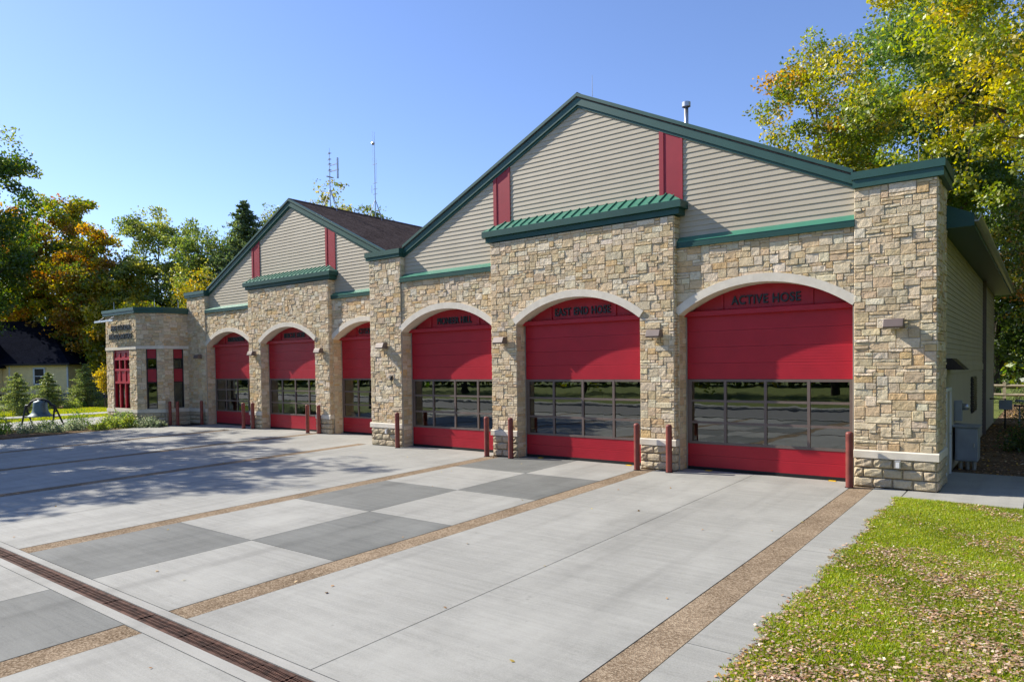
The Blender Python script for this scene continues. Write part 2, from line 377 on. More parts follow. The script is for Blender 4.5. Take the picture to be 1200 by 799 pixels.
def ashlar(b, mo, P, ub, z0, z1, inside=None, low=None, top=None, seed=0, cell=.077, J=.0036, wts=None):
    """random ashlar over [ub0..ubn] x [z0..z1]; inside(u,z) masks openings; low(u) is the arch line"""
    rnd = random.Random(seed); us = [ub[0]]
    for a, c in zip(ub, ub[1:]):
        k = max(1, round((c-a)/cell)); us += [a+(c-a)*i/k for i in range(1, k+1)]
    nz = max(1, round((z1-z0)/cell)); zs = [z0+(z1-z0)*i/nz for i in range(nz+1)]; nu = len(us)-1
    free = [[True]*nu for _ in range(nz)]
    for j in range(nz):
        for i in range(nu):
            uc = (us[i]+us[i+1])/2; zc = (zs[j]+zs[j+1])/2
            if inside and inside(uc, zc, zs[j+1]): free[j][i] = False
            if top and zc > top(uc): free[j][i] = False
    for j in range(nz):
        for i in range(nu):
            if not free[j][i]: continue
            for _ in range(6):
                wd = rnd.choices([2, 3, 4, 5, 6, 7], [2, 4, 5, 4, 2.5, 1])[0]; hd = rnd.choices([1, 2, 3], [4, 5, 2.4])[0]
                if hd == 3: wd = max(3, wd)
                if hd == 1: wd = max(2, wd)
                if all(j+b_ < nz and i+a < nu and free[j+b_][i+a] for a in range(wd) for b_ in range(hd)): break
            else: wd, hd = 1, 1
            if wd == 1 and i+1 < nu and free[j][i+1]: wd = 2
            for a in range(wd):
                for b_ in range(hd): free[j+b_][i+a] = False
            u0, u1, a0, a1 = us[i]+J, us[i+wd]-J, zs[j]+J, zs[j+hd]-J
            col = tint(rnd); dep = rnd.uniform(.010, .03)
            if low and a1 > 4.135:
                S = [u0+(u1-u0)*k/5 for k in range(6)]; lo = [low(s) for s in S]
                if max(lo) > a0:
                    pts = [(s, max(a0, l)) for s, l in zip(S, lo) if l < a1-.01]
                    if len(pts) < 2: continue
                    up = [(pts[-1][0], a1), (pts[0][0], a1)]
                    poly = pts+up
                    f0 = [P(u, z, 0) for u, z in poly]; f1 = [P(u, z, dep) for u, z in poly]; n = len(poly)
                    b.add(f0+f1, [tuple(range(n, 2*n))]+[(k, (k+1) % n, (k+1) % n+n, k+n) for k in range(n)], col); continue
            stone_rect(b, P, u0, u1, a0, a1, dep, rnd, col)
def blocks(b, P, u0, u1, z0, z1, seed, rows=3, L=.4):
    rnd = random.Random(seed); h = (z1-z0)/rows
    for r in range(rows):
        u = u0-(L/2 if r % 2 else 0)
        while u < u1-.02:
            uu_ = u1 if u1-(u+L) < .13 else u+L; a, c = max(u0, u)+.004, min(u1, uu_)-.004
            if u > u1-.13: break
            if c-a > .06:
                jj = rnd.uniform(.86, 1.05); col = tuple(x*jj*rnd.uniform(.98, 1.02) for x in (.56, .47, .33))
                zz0, zz1 = z0+r*h+.006, z0+(r+1)*h-.006; d = .055
                U_ = [a, a+.03, (a+c)/2+rnd.uniform(-.05, .05), c-.03, c]; Z_ = [zz0, zz0+.03, (zz0+zz1)/2, zz1-.03, zz1]
                vs = [P(uu, zz, 0 if (i in (0, 4) or j in (0, 4)) else (d*rnd.uniform(.75, 1.1) if (i == 2 or j == 2) else d*rnd.uniform(.35, .75))) for j, zz in enumerate(Z_) for i, uu in enumerate(U_)]
                b.add(vs, [(j*5+i, j*5+i+1, (j+1)*5+i+1, (j+1)*5+i) for j in range(4) for i in range(4)], col)
            u += L
def frontP(Y): return lambda u, z, d: (u, Y-d, z)
def rightP(X): return lambda u, z, d: (X+d, u, z)     # faces +X, u = y
def leftP(X): return lambda u, z, d: (X-d, -u, z)     # faces -X, u = -y
def wallback(mo, P, u0, u1, z0, z1): mo.add([P(u0, z0, -.002), P(u1, z0, -.002), P(u1, z1, -.002), P(u0, z1, -.002)], [(0, 1, 2, 3)])

# ------------------------------------------------------------------ fire station
station = thing('fire_station', (-20, 2, -.05), 'long stone fire station with two gables and six red garage doors', 'fire station')
HW = 2.145; SP = 5.369; SPR = 4.14; RI = 3.555; RO = 3.765; ZC = 1.305; RF = .445
def arch(r, u): return ZC+math.sqrt(max(0, r*r-u*u))
def clap(b, P, z0, z1, ext, h=.141, lap=.02):
    k = 0; z = z0
    while z < z1-.01:
        zt = min(z+h, z1); a0, a1 = ext(z); c0, c1 = ext(zt)
        if a1-a0 < .05: break
        if c1 < c0: c0 = c1 = (c0+c1)/2
        b.add([P(a0, z, lap), P(a1, z, lap), P(c1, zt, .003), P(c0, zt, .003), P(a0, z, 0), P(a1, z, 0)], [(0, 1, 2, 3), (4, 5, 1, 0)])
        z += h
def letters(text, c, size, width, parent, mat=None, depth=.02, name='lettering'):
    cu = bpy.data.curves.new('t', 'FONT'); cu.body = text; cu.size = size/.72; cu.align_x = 'CENTER'; cu.extrude = depth; cu.offset = .006
    cu.space_character = 1.08
    t = bpy.data.objects.new('t', cu); COL.objects.link(t); bpy.context.view_layer.update()
    me = bpy.data.meshes.new_from_object(t.evaluated_get(bpy.context.evaluated_depsgraph_get())); bpy.data.objects.remove(t)
    n = len(me.vertices); co = np.empty(n*3, 'f'); me.vertices.foreach_get('co', co); co = co.reshape(n, 3)
    co[:, 0] *= width/(co[:, 0].max()-co[:, 0].min())
    off = wloc(parent); new = np.stack([co[:, 0]+c[0], c[1]-co[:, 2], co[:, 1]+c[2]], 1)-np.array(off)
    me.vertices.foreach_set('co', new.astype('f').ravel()); me.materials.clear(); me.materials.append(mat or M['letter'])
    o = bpy.data.objects.new(name, me); COL.objects.link(o); o.parent = parent; return o
def garage_door(xc, yd, text, tw, label=None):
    x0, x1 = xc-HW, xc+HW
    b = MB()                                                    # red leaf sections
    for a, c in ((.035, .346), (.352, .655), (2.415, 2.84), (2.846, 3.27), (3.276, 3.70), (3.706, 4.12)):
        b.box(x0+.035, x1-.035, yd, yd+.05, a, c)
        n = 6
        for k in range(1, n): b.box(x0+.036, x1-.036, yd-.0025, yd+.001, a+(c-a)*k/n-.004, a+(c-a)*k/n+.004)
    d = b.build('garage_door', M['red'], station)
    if label: d['label'] = label
    b = MB(); W0, W1 = x0+.035, x1-.035
    for z in (.66, 1.243, 1.827, 2.41-.001):
        hh = .055 if z in (.66,) or z > 2.3 else .03
        zz0, zz1 = (z, z+hh*1.2) if z == .66 else ((z-hh*1.2, z) if z > 2.3 else (z-hh, z+hh))
        b.box(W0, W1, yd-.012, yd+.045, zz0, zz1)
    for k in range(5):
        x = W0+(W1-W0)*k/4; w_ = .095 if k in (0, 4) else .035
        a, c = (x, x+w_*1.3) if k == 0 else ((x-w_*1.3, x) if k == 4 else (x-w_, x+w_))
        b.box(a, c, yd-.016, yd+.04, .662, 2.408)
    b.build('window_frame', M['bronze'], d)
    b = MB(); b.add([(W0, yd+.02, .67), (W1, yd+.02, .67), (W1, yd+.02, 2.4), (W0, yd+.02, 2.4)], [(0, 1, 2, 3)]); b.build('glass_pane', M['glass'], d)
    b = MB(); b.box(x0+.03, x1-.03, yd-.005, yd+.045, -.045, .033); b.build('rubber_seal', M['rubber'], d)
    b = MB(); b.box(x0+.0, x0+.032, yd-.02, yd+.06, -.045, 4.12); b.box(x1-.032, x1-.0, yd-.02, yd+.06, -.045, 4.12); pieces(b, 'door_track', M['galv'], d)
    # transom: arched red panel above a projecting ledge
    b = MB(); n = 20
    pts = [(x0-.001, yd+.02, 4.12), (x1+.001, yd+.02, 4.12)]+[(xc+HW*(1-2*k/n), yd+.02, arch(RI, HW*(1-2*k/n))+.01) for k in range(n+1)]
    b.prism(pts, (0, .08, 0))
    tp = b.build('arch_panel', M['red'], station)
    b = MB(); b.prism([(x0, yd-.13, 4.115), (x0, yd-.13, 4.235), (x0, yd+.018, 4.275), (x0, yd+.018, 4.115)], (x1-x0, 0, 0)); b.build('ledge', M['red'], tp)
    b = MB()
    for q in (-1.13, 1.13): b.box(xc+q-.04, xc+q+.04, yd-.015, yd+.019, 4.276, arch(RI, 1.13)-.03)
    pieces(b, 'batten', M['red'], tp)
    if text: letters(text, (xc, yd, 4.37), .23, tw, tp)
def ring(xc, yf, name='arch_trim'):
    b = MB(); A = math.asin(HW/RI); n = 24; vs = []
    for k in range(n+1):
        t = -A+2*A*k/n
        for r, y in ((RI, yf-.06), (RO, yf-.06), (RO, yf+.02), (RI, yf+RF+.02)):
            vs.append((xc+r*math.sin(t), y, ZC+r*math.cos(t)))
    fs = [(k*4+a, k*4+(a+1) % 4, (k+1)*4+(a+1) % 4, (k+1)*4+a) for k in range(n) for a in range(4)]+[(3, 2, 1, 0), (n*4, n*4+1, n*4+2, n*4+3)]
    b.add(vs, fs); b.build(name, M['lime'], station)
SL = .4816; ZP = 10.9
def gable(XC, Y0, seed, texts, left_end, right_end, has_right):
    yw = Y0-.445; yc = Y0-.635; ys = Y0-.27; yp = Y0-.49
    st_, mo, cp, base = MB(), MB(), MB(), MB()
    lowf = lambda c: (lambda u: arch(RI+.12, u-c) if abs(u-c) < 2.245 else -9)
    def ins(c): return lambda u, z, zt: abs(u-c) < HW and zt < arch(RI+.06, u-c)+.0
    ZB = .80
    def front(P, ub, ztop, c=None, sd=0, z0=ZB):
        ashlar(st_, mo, P, ub, z0, ztop, ins(c) if c is not None else None, lowf(c) if c is not None else None, seed=seed+sd)
        if c is None: wallback(mo, P, ub[0], ub[-1], -.1, ztop); return
        if ub[0] < c-HW: wallback(mo, P, ub[0], c-HW, -.1, ztop)
        if ub[-1] > c+HW: wallback(mo, P, c+HW, ub[-1], -.1, ztop)
        n = 20
        for k in range(n):
            u0 = c-HW+2*HW*k/n; u1 = c-HW+2*HW*(k+1)/n
            mo.add([P(u0, arch(RI+.05, u0-c), -.002), P(u1, arch(RI+.05, u1-c), -.002), P(u1, ztop, -.002), P(u0, ztop, -.002)], [(0, 1, 2, 3)])
    # side bays
    front(frontP(yw), [XC-7.514, XC-SP+HW, XC-3.16], 5.97, XC-SP, 1)
    front(frontP(yc), [XC-3.16, XC-HW, XC+HW, XC+3.16], 6.8, XC, 2)
    rb = has_right and XC+7.55 or right_end
    front(frontP(yw), [XC+3.16, XC+3.224, rb+.001] if has_right else [XC+3.16, XC+3.224, rb], 5.97, XC+SP, 3)
    # returns of the centre bay
    for P, s in ((rightP(XC+3.16), 4), (leftP(XC-3.16), 5)):
        a, c = (yc, ys) if s == 4 else (-ys, -yc)
        lo, hi = (yc, yw) if s == 4 else (-yw, -yc)
        ashlar(st_, mo, P, [lo, hi], ZB, 5.97, seed=seed+s); ashlar(st_, mo, P, [a, c], 5.97, 6.8, seed=seed+s+9)
        wallback(mo, P, lo, hi, -.1, 5.97); wallback(mo, P, a, c, 5.97, 6.8)
    # reveals of every opening
    for q, (c, yy) in enumerate(((XC-SP, Y0), (XC, Y0-.2), (XC+SP, Y0))):
        yf = yy-.445 if q != 1 else yc; yd = yy
        for P, lo, hi in ((rightP(c-HW), yf, yd+.02), (leftP(c+HW), -yd-.02, -yf)):
            if q == 2 and not has_right and c+HW > right_end and hi == -yf: continue
            ashlar(st_, mo, lambda u, z, d, P=P: P(u, z, d*.35-.012), [lo, hi], -.05, 4.15, seed=seed+20+q); wallback(mo, lambda u, z, d, P=P: P(u, z, d-.014), lo, hi, -.1, 4.2)
    # piers
    PL = XC-9.2 if has_right else XC-9.42
    piers = [(PL, XC-7.52, 'L')]+([(XC+7.55, XC+9.2, 'R')] if has_right else [])
    for (a, c, s) in piers:
        zt = 6.86 if s == 'L' else 6.8
        ashlar(st_, mo, frontP(yp), [a, c], ZB, zt, seed=seed+40+(s == 'R')); wallback(mo, frontP(yp), a, c, -.1, zt)
        P = rightP(c); hi = yw if s == 'L' else Y0+1.1
        if s == 'L': 
            ashlar(st_, mo, P, [yp, ys], 5.97, zt, seed=seed+42); wallback(mo, P, yp, ys, 5.9, zt); wallback(mo, P, yp-.01, yw+.01, -.1, 5.97)
        else: ashlar(st_, mo, P, [yp, hi], ZB, zt, seed=seed+43); wallback(mo, P, yp, hi, -.1, zt)
        P = leftP(a)
        hi2 = 2.6 if s == 'L' else .3
        if s == 'R': wallback(mo, P, -Y0-1.1, -yp, 5.9, zt)
        else: ashlar(st_, mo, P, [-Y0-hi2, -yp], ZB, zt, seed=seed+44); wallback(mo, P, -Y0-hi2, -yp, -.1, zt)
    # split-face base and limestone cap on the piers
    def bz(P, u0, u1, sd, capb=True, e0=.0, e1=.0):
        blocks(base, P, u0, u1, -.05, .615, sd); wallback(mo, P, u0, u1, -.1, .7)
        if capb:
            V = [P(u0-e0, .615, .055), P(u1+e1, .615, .055), P(u1+e1, .775, .055), P(u0-e0, .775, .055), P(u1+e1, .80, .03), P(u0-e0, .80, .03),
                 P(u0-e0, .615, -.01), P(u1+e1, .615, -.01), P(u1+e1, .80, -.01), P(u0-e0, .80, -.01)]
            cp.add(V, [(0, 1, 2, 3), (3, 2, 4, 5), (6, 7, 1, 0), (5, 4, 8, 9), (6, 0, 3, 5, 9), (1, 7, 8, 4, 2)])
    bz(frontP(yp), PL, XC-7.52, seed+1, e0=.055); bz(frontP(yc), XC-3.16, XC-HW, seed+2, e0=.055); bz(frontP(yc), XC+HW, XC+3.16, seed+3, e1=.055)
    bz(rightP(XC+3.16), yc, yw, seed+4, e1=-.01); bz(leftP(PL), -Y0-2.6, -yp, seed+7)
    if has_right: bz(frontP(yp), XC+7.55, XC+9.2, seed+5, e1=.055); bz(rightP(XC+9.2), yp, Y0+1.1, seed+6)
    st_.build('stone_wall', M['stone'], station); mo.build('mortar_bed', M['mortar'], station)
    pieces(base, 'stone_base', M['stone'], station); pieces(cp, 'base_cap', M['lime'], station, bevel=.006)
    # doors
    for q, (c, yy) in enumerate(((XC-SP, Y0), (XC, Y0-.2), (XC+SP, Y0))):
        garage_door(c, yy, texts[q][0], texts[q][1]); ring(c, yw if q != 1 else yc)
    # clapboard gable, red bands
    roof = lambda u: ZP-.1-SL*abs(u-XC)
    gw = MB()
    def ext(z):
        h = (ZP-.12-z)/SL; return (max(XC-7.6, XC-h), min(XC+7.6, XC+h))
    clap(gw, frontP(ys), 5.95, ZP-.15, ext)
    gw.prism([(XC-7.6, ys+.005, 5.9), (XC+7.6, ys+.005, 5.9), (XC+7.6, ys+.005, ZP-.15-SL*7.6), (XC, ys+.005, ZP-.15), (XC-7.6, ys+.005, ZP-.15-SL*7.6)], (0, .1, 0))
    gw.build('clapboard_gable', M['siding'], station)
    rd = MB()
    for s in (-1, 1):
        a, c = sorted((XC+s*2.6, XC+s*3.28))
        for (u0, u1, p) in ((a, a+.13, .048), (a+.13, c-.07, .030), (c-.07, c, .044)):
            rd.prism([(u0, ys-p, 7.15), (u1, ys-p, 7.15), (u1, ys-p, ZP-.3-SL*abs(u1-XC)), (u0, ys-p, ZP-.3-SL*abs(u0-XC))], (0, p-.001, 0))
    pieces(rd, 'red_band', M['redtrim'], station)
    # rake boards
    for s in (-1, 1):
        rk = MB(); E = 7.5
        for (zt, zb, y0, y1) in ((0, -.10, ys-.135, ys), (-.103, -.345, ys-.095, ys), (-.348, -.42, ys-.05, ys)):
            rk.prism([(XC+s*.0005, y0, ZP+zt), (XC+s*E, y0, ZP+zt-SL*E), (XC+s*E, y0, ZP+zb-SL*E), (XC+s*.0005, y0, ZP+zb)], (0, y1-y0, 0))
        rk.build('rake_board', M['green'], station)
    # sloping copings over the side bays
    for (a, c) in ((XC-7.56, XC-3.16), (XC+3.16, (XC+7.56) if has_right else right_end)):
        s_ = MB(); s_.prism([(a, Y0-.515, 5.955), (a, Y0-.515, 6.09), (a, ys-.0, 6.25), (a, ys-.0, 5.955)], (c-a, 0, 0))
        s_.prism([(a, Y0-.53, 5.935), (a, Y0-.53, 5.968), (a, Y0-.448, 5.968), (a, Y0-.448, 5.935)], (c-a, 0, 0)); sb_ = s_.build('bay_coping', M['green_shaded'], station)
        s_ = MB(); s_.prism([(a+.002, Y0-.522, 6.085), (a+.002, Y0-.522, 6.096), (a+.002, ys-.002, 6.262), (a+.002, ys-.002, 6.251)], (c-a-.004, 0, 0)); s_.build('coping_sunlit_top', M['green_lit'], sb_)  # thin top sheet split off to carry the paler, sunlit green
    # standing-seam hood over the centre bay
    hood = MB(); yf = yc-.14; e = 3.42
    hood.box(XC-e, XC+e, yf, ys, 6.985, 7.17); hood.box(XC-e+.09, XC+e-.09, yf+.085, ys, 6.82, 6.982)
    t = .55; A_ = [(XC-e, yf, 7.172), (XC+e, yf, 7.172), (XC+e, ys, 7.172), (XC-e, ys, 7.172), (XC-e+t, ys-.001, 7.50), (XC+e-t, ys-.001, 7.50)]
    hood2 = MB(); hood2.add(A_, [(0, 1, 5, 4), (1, 2, 5), (0, 4, 3)])
    hd = hood2.build('hood_roof', M['green_lit'], station)
    hood.build('hood_fascia', M['green_shaded'], station)
    sm = MB(); n = 22
    for k in range(1, n):
        x = XC-e+2*e*k/n; xt = min(max(x, XC-e+t), XC+e-t)
        fr = 1.0
        if x < XC-e+t: fr = (x-(XC-e))/t
        if x > XC+e-t: fr = ((XC+e)-x)/t
        p0 = Vector((x, yf, 7.172)); p1 = Vector((x, yf+(ys-yf)*fr, 7.172+.328*fr))
        sm.prism([p0+Vector((-.012, 0, 0)), p0+Vector((.012, 0, 0)), p0+Vector((.012, 0, .045)), p0+Vector((-.012, 0, .045))], p1-p0)
    pieces(sm, 'standing_seam', M['green_lit'], hd, tol=.01)
    # pier copings
    for (a, c, s) in piers:
        cc = MB(); yb = ys-.02 if s == 'L' else Y0+1.2
        ov = .12; r_ = c+(.02 if s == 'L' else ov); l_ = a-(ov if s == 'L' else .02)
        y2 = Y0+1.2 if s == 'R' else Y0+.6
        cc.box(l_, r_, yp-.075, y2, 6.80 if s == 'R' else 6.87, 6.985); cc.prism([(l_-.03, yp-.105, 6.988), (l_-.03, yp-.105, 7.16), (l_-.03, y2, 7.26), (l_-.03, y2, 6.988)], (r_-l_+.06, 0, 0))
        cc.build('pier_coping', M['green'], station)
YB = 21.6
gable(-11.09, 0., 100, [('PIONEER HILL', 1.62), ('EAST END HOSE', 1.95), ('ACTIVE HOSE', 1.75)], None, None, True)
gable(-28.40, 2.05, 300, [('INDEPENDENT', 1.6), ('RESCUE HOSE', 1.65), ('CITIZENS HOSE', 1.9)], None, -20.28, False)
# roofs: two gables with a valley between
VX = -19.745
def roof(pts, name='roof'):
    b = MB(); b.prism(pts, (0, 0, -.12)); o = b.build(name, M['shingle'], station); return o
def zr(xc, x): return ZP-.015-SL*abs(x-xc)
def rp(xc, x, y): return (x, y, zr(xc, x))
roof([rp(-11.09, -11.09, -.38), rp(-11.09, -3.55, -.38), rp(-11.09, -3.55, 1.1), rp(-11.09, -1.34, 1.1), rp(-11.09, -1.34, YB+.6), rp(-11.09, -11.09, YB+.6)])
roof([rp(-11.09, -11.09, -.38), rp(-11.09, -11.09, YB+.6), rp(-11.09, VX, YB+.6), rp(-11.09, VX, -.4), rp(-11.09, -18.6, -.38)])
roof([rp(-28.4, -28.4, 1.67), rp(-28.4, -20.9, 1.67), rp(-28.4, VX, 1.9), rp(-28.4, VX, YB+.6), rp(-28.4, -28.4, YB+.6)])
roof([rp(-28.4, -28.4, 1.67), rp(-28.4, -28.4, YB+.6), rp(-28.4, -37.6, YB+.6), rp(-28.4, -37.6, 3.2), rp(-28.4, -35.95, 1.67)])
b = MB()
for xc, y in ((-11.09, -.37), (-28.4, 1.68)):
    b = MB(); b.prism([(xc-.16, y, ZP-.07), (xc, y, ZP+.03), (xc+.16, y, ZP-.07)], (0, YB-y, 0)); b.build('ridge_cap', M['shingle'], station)
# side wall towards the lawn
sw = MB(); clap(sw, rightP(-2.0), -.02, 2.5, lambda z: (1.1, YB)); clap(sw, rightP(-2.0), 2.72, 5.97, lambda z: (1.1, YB))
sw.add([(-2.002, 1.0, -.1), (-2.002, YB, -.1), (-2.002, YB, 6.1), (-2.002, 1.0, 6.1)], [(0, 1, 2, 3)]); sw.build('side_wall', M['siding'], station)
b = MB(); b.box(-2.0, -1.96, 1.1, YB, 2.5, 2.72); b.box(-2.01, -1.965, YB-.14, YB+.02, -.1, 5.97); b.build('belt_board', M['siding'], station)
b = MB(); b.box(-2.0, -1.36, 1.02, YB+.6, 5.93, 5.955); b.prism([(-1.97, 1.0, 5.90), (-1.33, 1.0, 5.90), (-1.33, 1.0, 6.18), (-1.97, 1.0, 6.48)], (0, .05, 0))
b.box(-1.365, -1.335, 1.05, YB+.6, 5.90, 6.17); b.build('eave', M['green_shaded'], station)
b = MB(); b.prism([(-1.332, 1.0, 6.0), (-1.25, 1.0, 6.0), (-1.2, 1.0, 6.09), (-1.2, 1.0, 6.17), (-1.215, 1.0, 6.17), (-1.215, 1.0, 6.1), (-1.26, 1.0, 6.02), (-1.332, 1.0, 6.02)], (0, YB-.4, 0)); b.build('gutter', M['gutter'], station)
b = MB(); b.box(-1.99, -1.87, 14.6, 14.75, -.05, 5.93); b.build('downspout', M['bronze'], station)
b = MB(); b.box(-1.99, -1.93, 9.3, 10.9, 1.1, 2.3)
for k in range(14): b.box(-1.93, -1.90, 9.35, 10.85, 1.15+k*.08, 1.19+k*.08)
b.build('louver', M['frame_dark'], station)
d = MB(); d.box(-1.985, -1.94, 1.65, 2.55, -.03, 2.08); d = d.build('side_door', M['siding'], station)
b = MB(); b.box(-1.985, -1.90, 2.55, 2.63, -.03, 2.16); b.box(-1.985, -1.90, 1.57, 1.65, -.03, 2.16); b.box(-1.985, -1.9, 1.65, 2.55, 2.08, 2.16); b.build('door_frame', M['white'], d)
b = MB(); b.tube([(-1.94, 2.42, 1.0), (-1.88, 2.42, 1.0), (-1.88, 2.3, 1.0)], .014, 8); b.build('handle', M['galv'], d)
b = MB(); b.prism([(-1.98, 1.75, 2.60), (-1.98, 1.75, 2.88), (-1.82, 1.75, 2.88), (-1.55, 1.75, 2.60)], (0, 1.1, 0)); b.build('door_canopy', M['frame_dark'], station)
# rear and left closing walls, interior
b = MB(); b.box(-37.5, -2.05, YB-.1, YB-.01, -.1, 6.2); b.box(-37.58, -37.5, 4.6, YB, -.1, 6.2)
for xc in (-11.09, -28.4): b.prism([(xc-9, YB-.1, 6.2), (xc+9, YB-.1, 6.2), (xc, YB-.1, ZP-.3)], (0, .09, 0))
b.build('rear_wall', M['siding'], station)
b = MB(); b.box(-37.4, -2.1, 15, 15.1, -.1, 6); b.box(-37.4, -20.3, 2.3, 15, -.075, -.055); b.box(-20.3, -2.1, .1, 15, -.075, -.055); b.box(-19.4, -19.2, .2, 15, -.05, 5.9); b.build('interior_wall', M['inside'], station)
# vehicles bay racks seen dimly through the glass are left as a plain bay wall

# ------------------------------------------------------------------ corner tower wing
def tower():
    s_, mo, cp, base = MB(), MB(), MB(), MB()
    A_, B_, C_, D_, E_ = (-42.5, -.77), (-38.8, -.77), (-37.8, .22), (-37.8, 1.57), (-42.5, 9)
    faces = [(A_, B_, (.24, .77)), (B_, C_, (.33, .72)), (C_, D_, (.355, .78))]
    wins = []
    for i, (p, q, (f0, f1)) in enumerate(faces):
        p = Vector(p); q = Vector(q); L = (q-p).length; u = (q-p)/L; n = Vector((u.y, -u.x))
        P = lambda a, z, d, p=p, u=u, n=n: (p.x+u.x*a+n.x*d, p.y+u.y*a+n.y*d, z)
        w0, w1 = L*f0, L*f1
        ashlar(s_, mo, P, [0, w0, w1, L], .8, 4.06, lambda a, z, zt, w0=w0, w1=w1: w0 < a < w1, seed=500+i)
        ashlar(s_, mo, P, [0, L], 4.23, 5.99, seed=510+i)
        wallback(mo, P, 0, w0, -.2, 4.3); wallback(mo, P, w1, L, -.2, 4.3); wallback(mo, P, w0, w1, -.2, .85); wallback(mo, P, 0, L, 4.06, 6.0)
        blocks(base, P, 0, L, -.15, .615, 520+i)
        for z0, z1, pr in ((.615, .80, .055), (4.06, 4.23, .05)):
            e = .02
            V = [P(a, z, d) for z in (z0, z1) for a, d in ((-e, -.02), (L+e, -.02), (L+e, pr), (-e, pr))]
            cp.add(V, [(0, 1, 2, 3), (7, 6, 5, 4), (3, 2, 6, 7), (0, 3, 7, 4), (1, 5, 6, 2)])
        wins.append((P, w0, w1, i))
        for a in (w0, w1):   # reveals
            mo.add([P(a, .8, 0), P(a, .8, -.16), P(a, 4.06, -.16), P(a, 4.06, 0)], [(0, 1, 2, 3)])
    s_.build('stone_wall', M['stone'], station); mo.build('mortar_bed', M['mortar'], station); pieces(base, 'stone_base', M['stone'], station); pieces(cp, 'stone_band', M['lime'], station)
    for P, w0, w1, i in wins:
        def bx(b, a0, a1, z0, z1, d0, d1):
            V = [P(a, z, d) for z in (z0, z1) for a, d in ((a0, d0), (a1, d0), (a1, d1), (a0, d1))]
            b.add(V, [(3, 2, 1, 0), (4, 5, 6, 7), (0, 1, 5, 4), (1, 2, 6, 5), (2, 3, 7, 6), (3, 0, 4, 7)])
        f = MB(); W = w1-w0
        if i == 0:
            for a in (w0, w0+W/3-.06, w0+2*W/3-.06, w1-.1): bx(f, a, a+(.1 if a in (w0, w1-.1) else .13), .82, 3.9, -.13, -.03)
            for z0, z1 in ((3.5, 3.62), (2.9, 3.02), (2.2, 2.32)): bx(f, w0, w1, z0, z1, -.129, -.02)
            fo = f.build('window', M['red'], station)
        else:
            for a in (w0, w1-.05): bx(f, a, a+.05, .82, 4.05, -.13, -.05)
            for z in (.82, 2.22, 2.98, 3.5): bx(f, w0, w1, z, z+.05, -.129, -.055)
            fo = f.build('window', M['frame_dark'], station)
        sp = MB(); bx(sp, w0+.001, w1-.001, 3.56, 4.055, -.15, -.07); bx(sp, w0+.001, w1-.001, 2.28, 2.97, -.15, -.07); pieces(sp, 'spandrel_panel', M['redtrim'] if i else M['red'], fo)
        g = MB(); g.add([P(w0, .85, -.12), P(w1, .85, -.12), P(w1, 2.28, -.12), P(w0, 2.28, -.12)], [(0, 1, 2, 3)])
        g.add([P(w0, 2.97, -.12), P(w1, 2.97, -.12), P(w1, 3.56, -.12), P(w0, 3.56, -.12)], [(0, 1, 2, 3)]); pieces(g, 'pane', M['glass'], fo)
    # coping ring and flat roof
    c = MB(); o = .12
    poly = [(A_[0]-o, A_[1]-o), (B_[0]+o*.42, B_[1]-o), (C_[0]+o, C_[1]-o*.42), (D_[0]+o, D_[1]), (D_[0]+o, 1.6), (-37.9, 1.6), (-37.9, 9), (A_[0]-o, 9)]
    c.prism([(x, y, 5.99) for x, y in poly], (0, 0, .15)); k = .035
    poly2 = [(A_[0]-o-k, A_[1]-o-k), (B_[0]+o*.42+k*.42, B_[1]-o-k), (C_[0]+o+k, C_[1]-o*.42-k*.42), (D_[0]+o+k, 1.59), (-37.9, 1.61), (-37.9, 9.02), (A_[0]-o-k, 9.02)]
    c.prism([(x, y, 6.143) for x, y in poly2], (0, 0, .16)); c.build('tower_coping', M['green'], station)
    b = MB(); b.box(-42.5, -42.42, -.7, 9, -.15, 6); b.box(-42.5, -37.6, 8.9, 9, -.15, 6); b.box(-42.4, -37.9, 3.4, 3.5, -.1, 5.9); b.build('rear_wall', M['siding'], station)
    L1 = letters('FIRE STATION', (-40.55, -.82, 5.13), .3, 2.3, station, name='lettering'); L2 = letters('HEADQUARTERS', (-40.62, -.82, 4.66), .3, 2.75, station, name='lettering')
    b = MB(); b.box(-42.75, -40.4, -1.28, -1.18, 5.62, 5.72); 
    for x in (-42.2, -40.9): b.tube([(x, -.75, 5.85), (x, -1.0, 5.9), (x, -1.23, 5.72)], .02, 6)
    b.build('sign_light', M['galv'], station)
    for x, y in ((-41.9, -.7), (-38.2, .2), (-37.9, 1.2)):
        pass
tower()

# ------------------------------------------------------------------ things fixed to the station
def wall_lamp(x, y, z, label, proto=[None]):
    if proto[0] is None:
        r = thing('wall_lamp', (x, y, z), label, 'lamp', 'bronze lamps on the station wall')
        b = MB(); b.prism([(x-.2, y, z), (x-.2, y-.24, z), (x-.2, y-.27, z+.03), (x-.2, y-.2, z+.2), (x-.2, y, z+.22)], (.4, 0, 0)); b.build('shade', M['bronze'], r, bevel=.008)
        b = MB(); b.box(x-.12, x+.12, y-.2, y-.03, z-.012, z-.001); b.build('lens', M['white'], r)
        b = MB(); b.box(x-.07, x+.07, y-.001, y+.05, z+.02, z+.16); b.build('bracket', M['bronze'], r)
        proto[0] = r; return r
    r = copy_tree(proto[0]); r.location = (x, y, z); r['label'] = label; return r
DN = ['far left of the row', 'between first and second door', 'between second and third door']
wall_lamp(-2.70, -.54, 3.56, 'bronze wall lamp on the right corner pier of the station')
wall_lamp(-8.42, -.71, 3.56, 'bronze wall lamp between the East End Hose and Active Hose doors')
wall_lamp(-13.76, -.71, 3.56, 'bronze wall lamp between the Pioneer Hill and East End Hose doors')
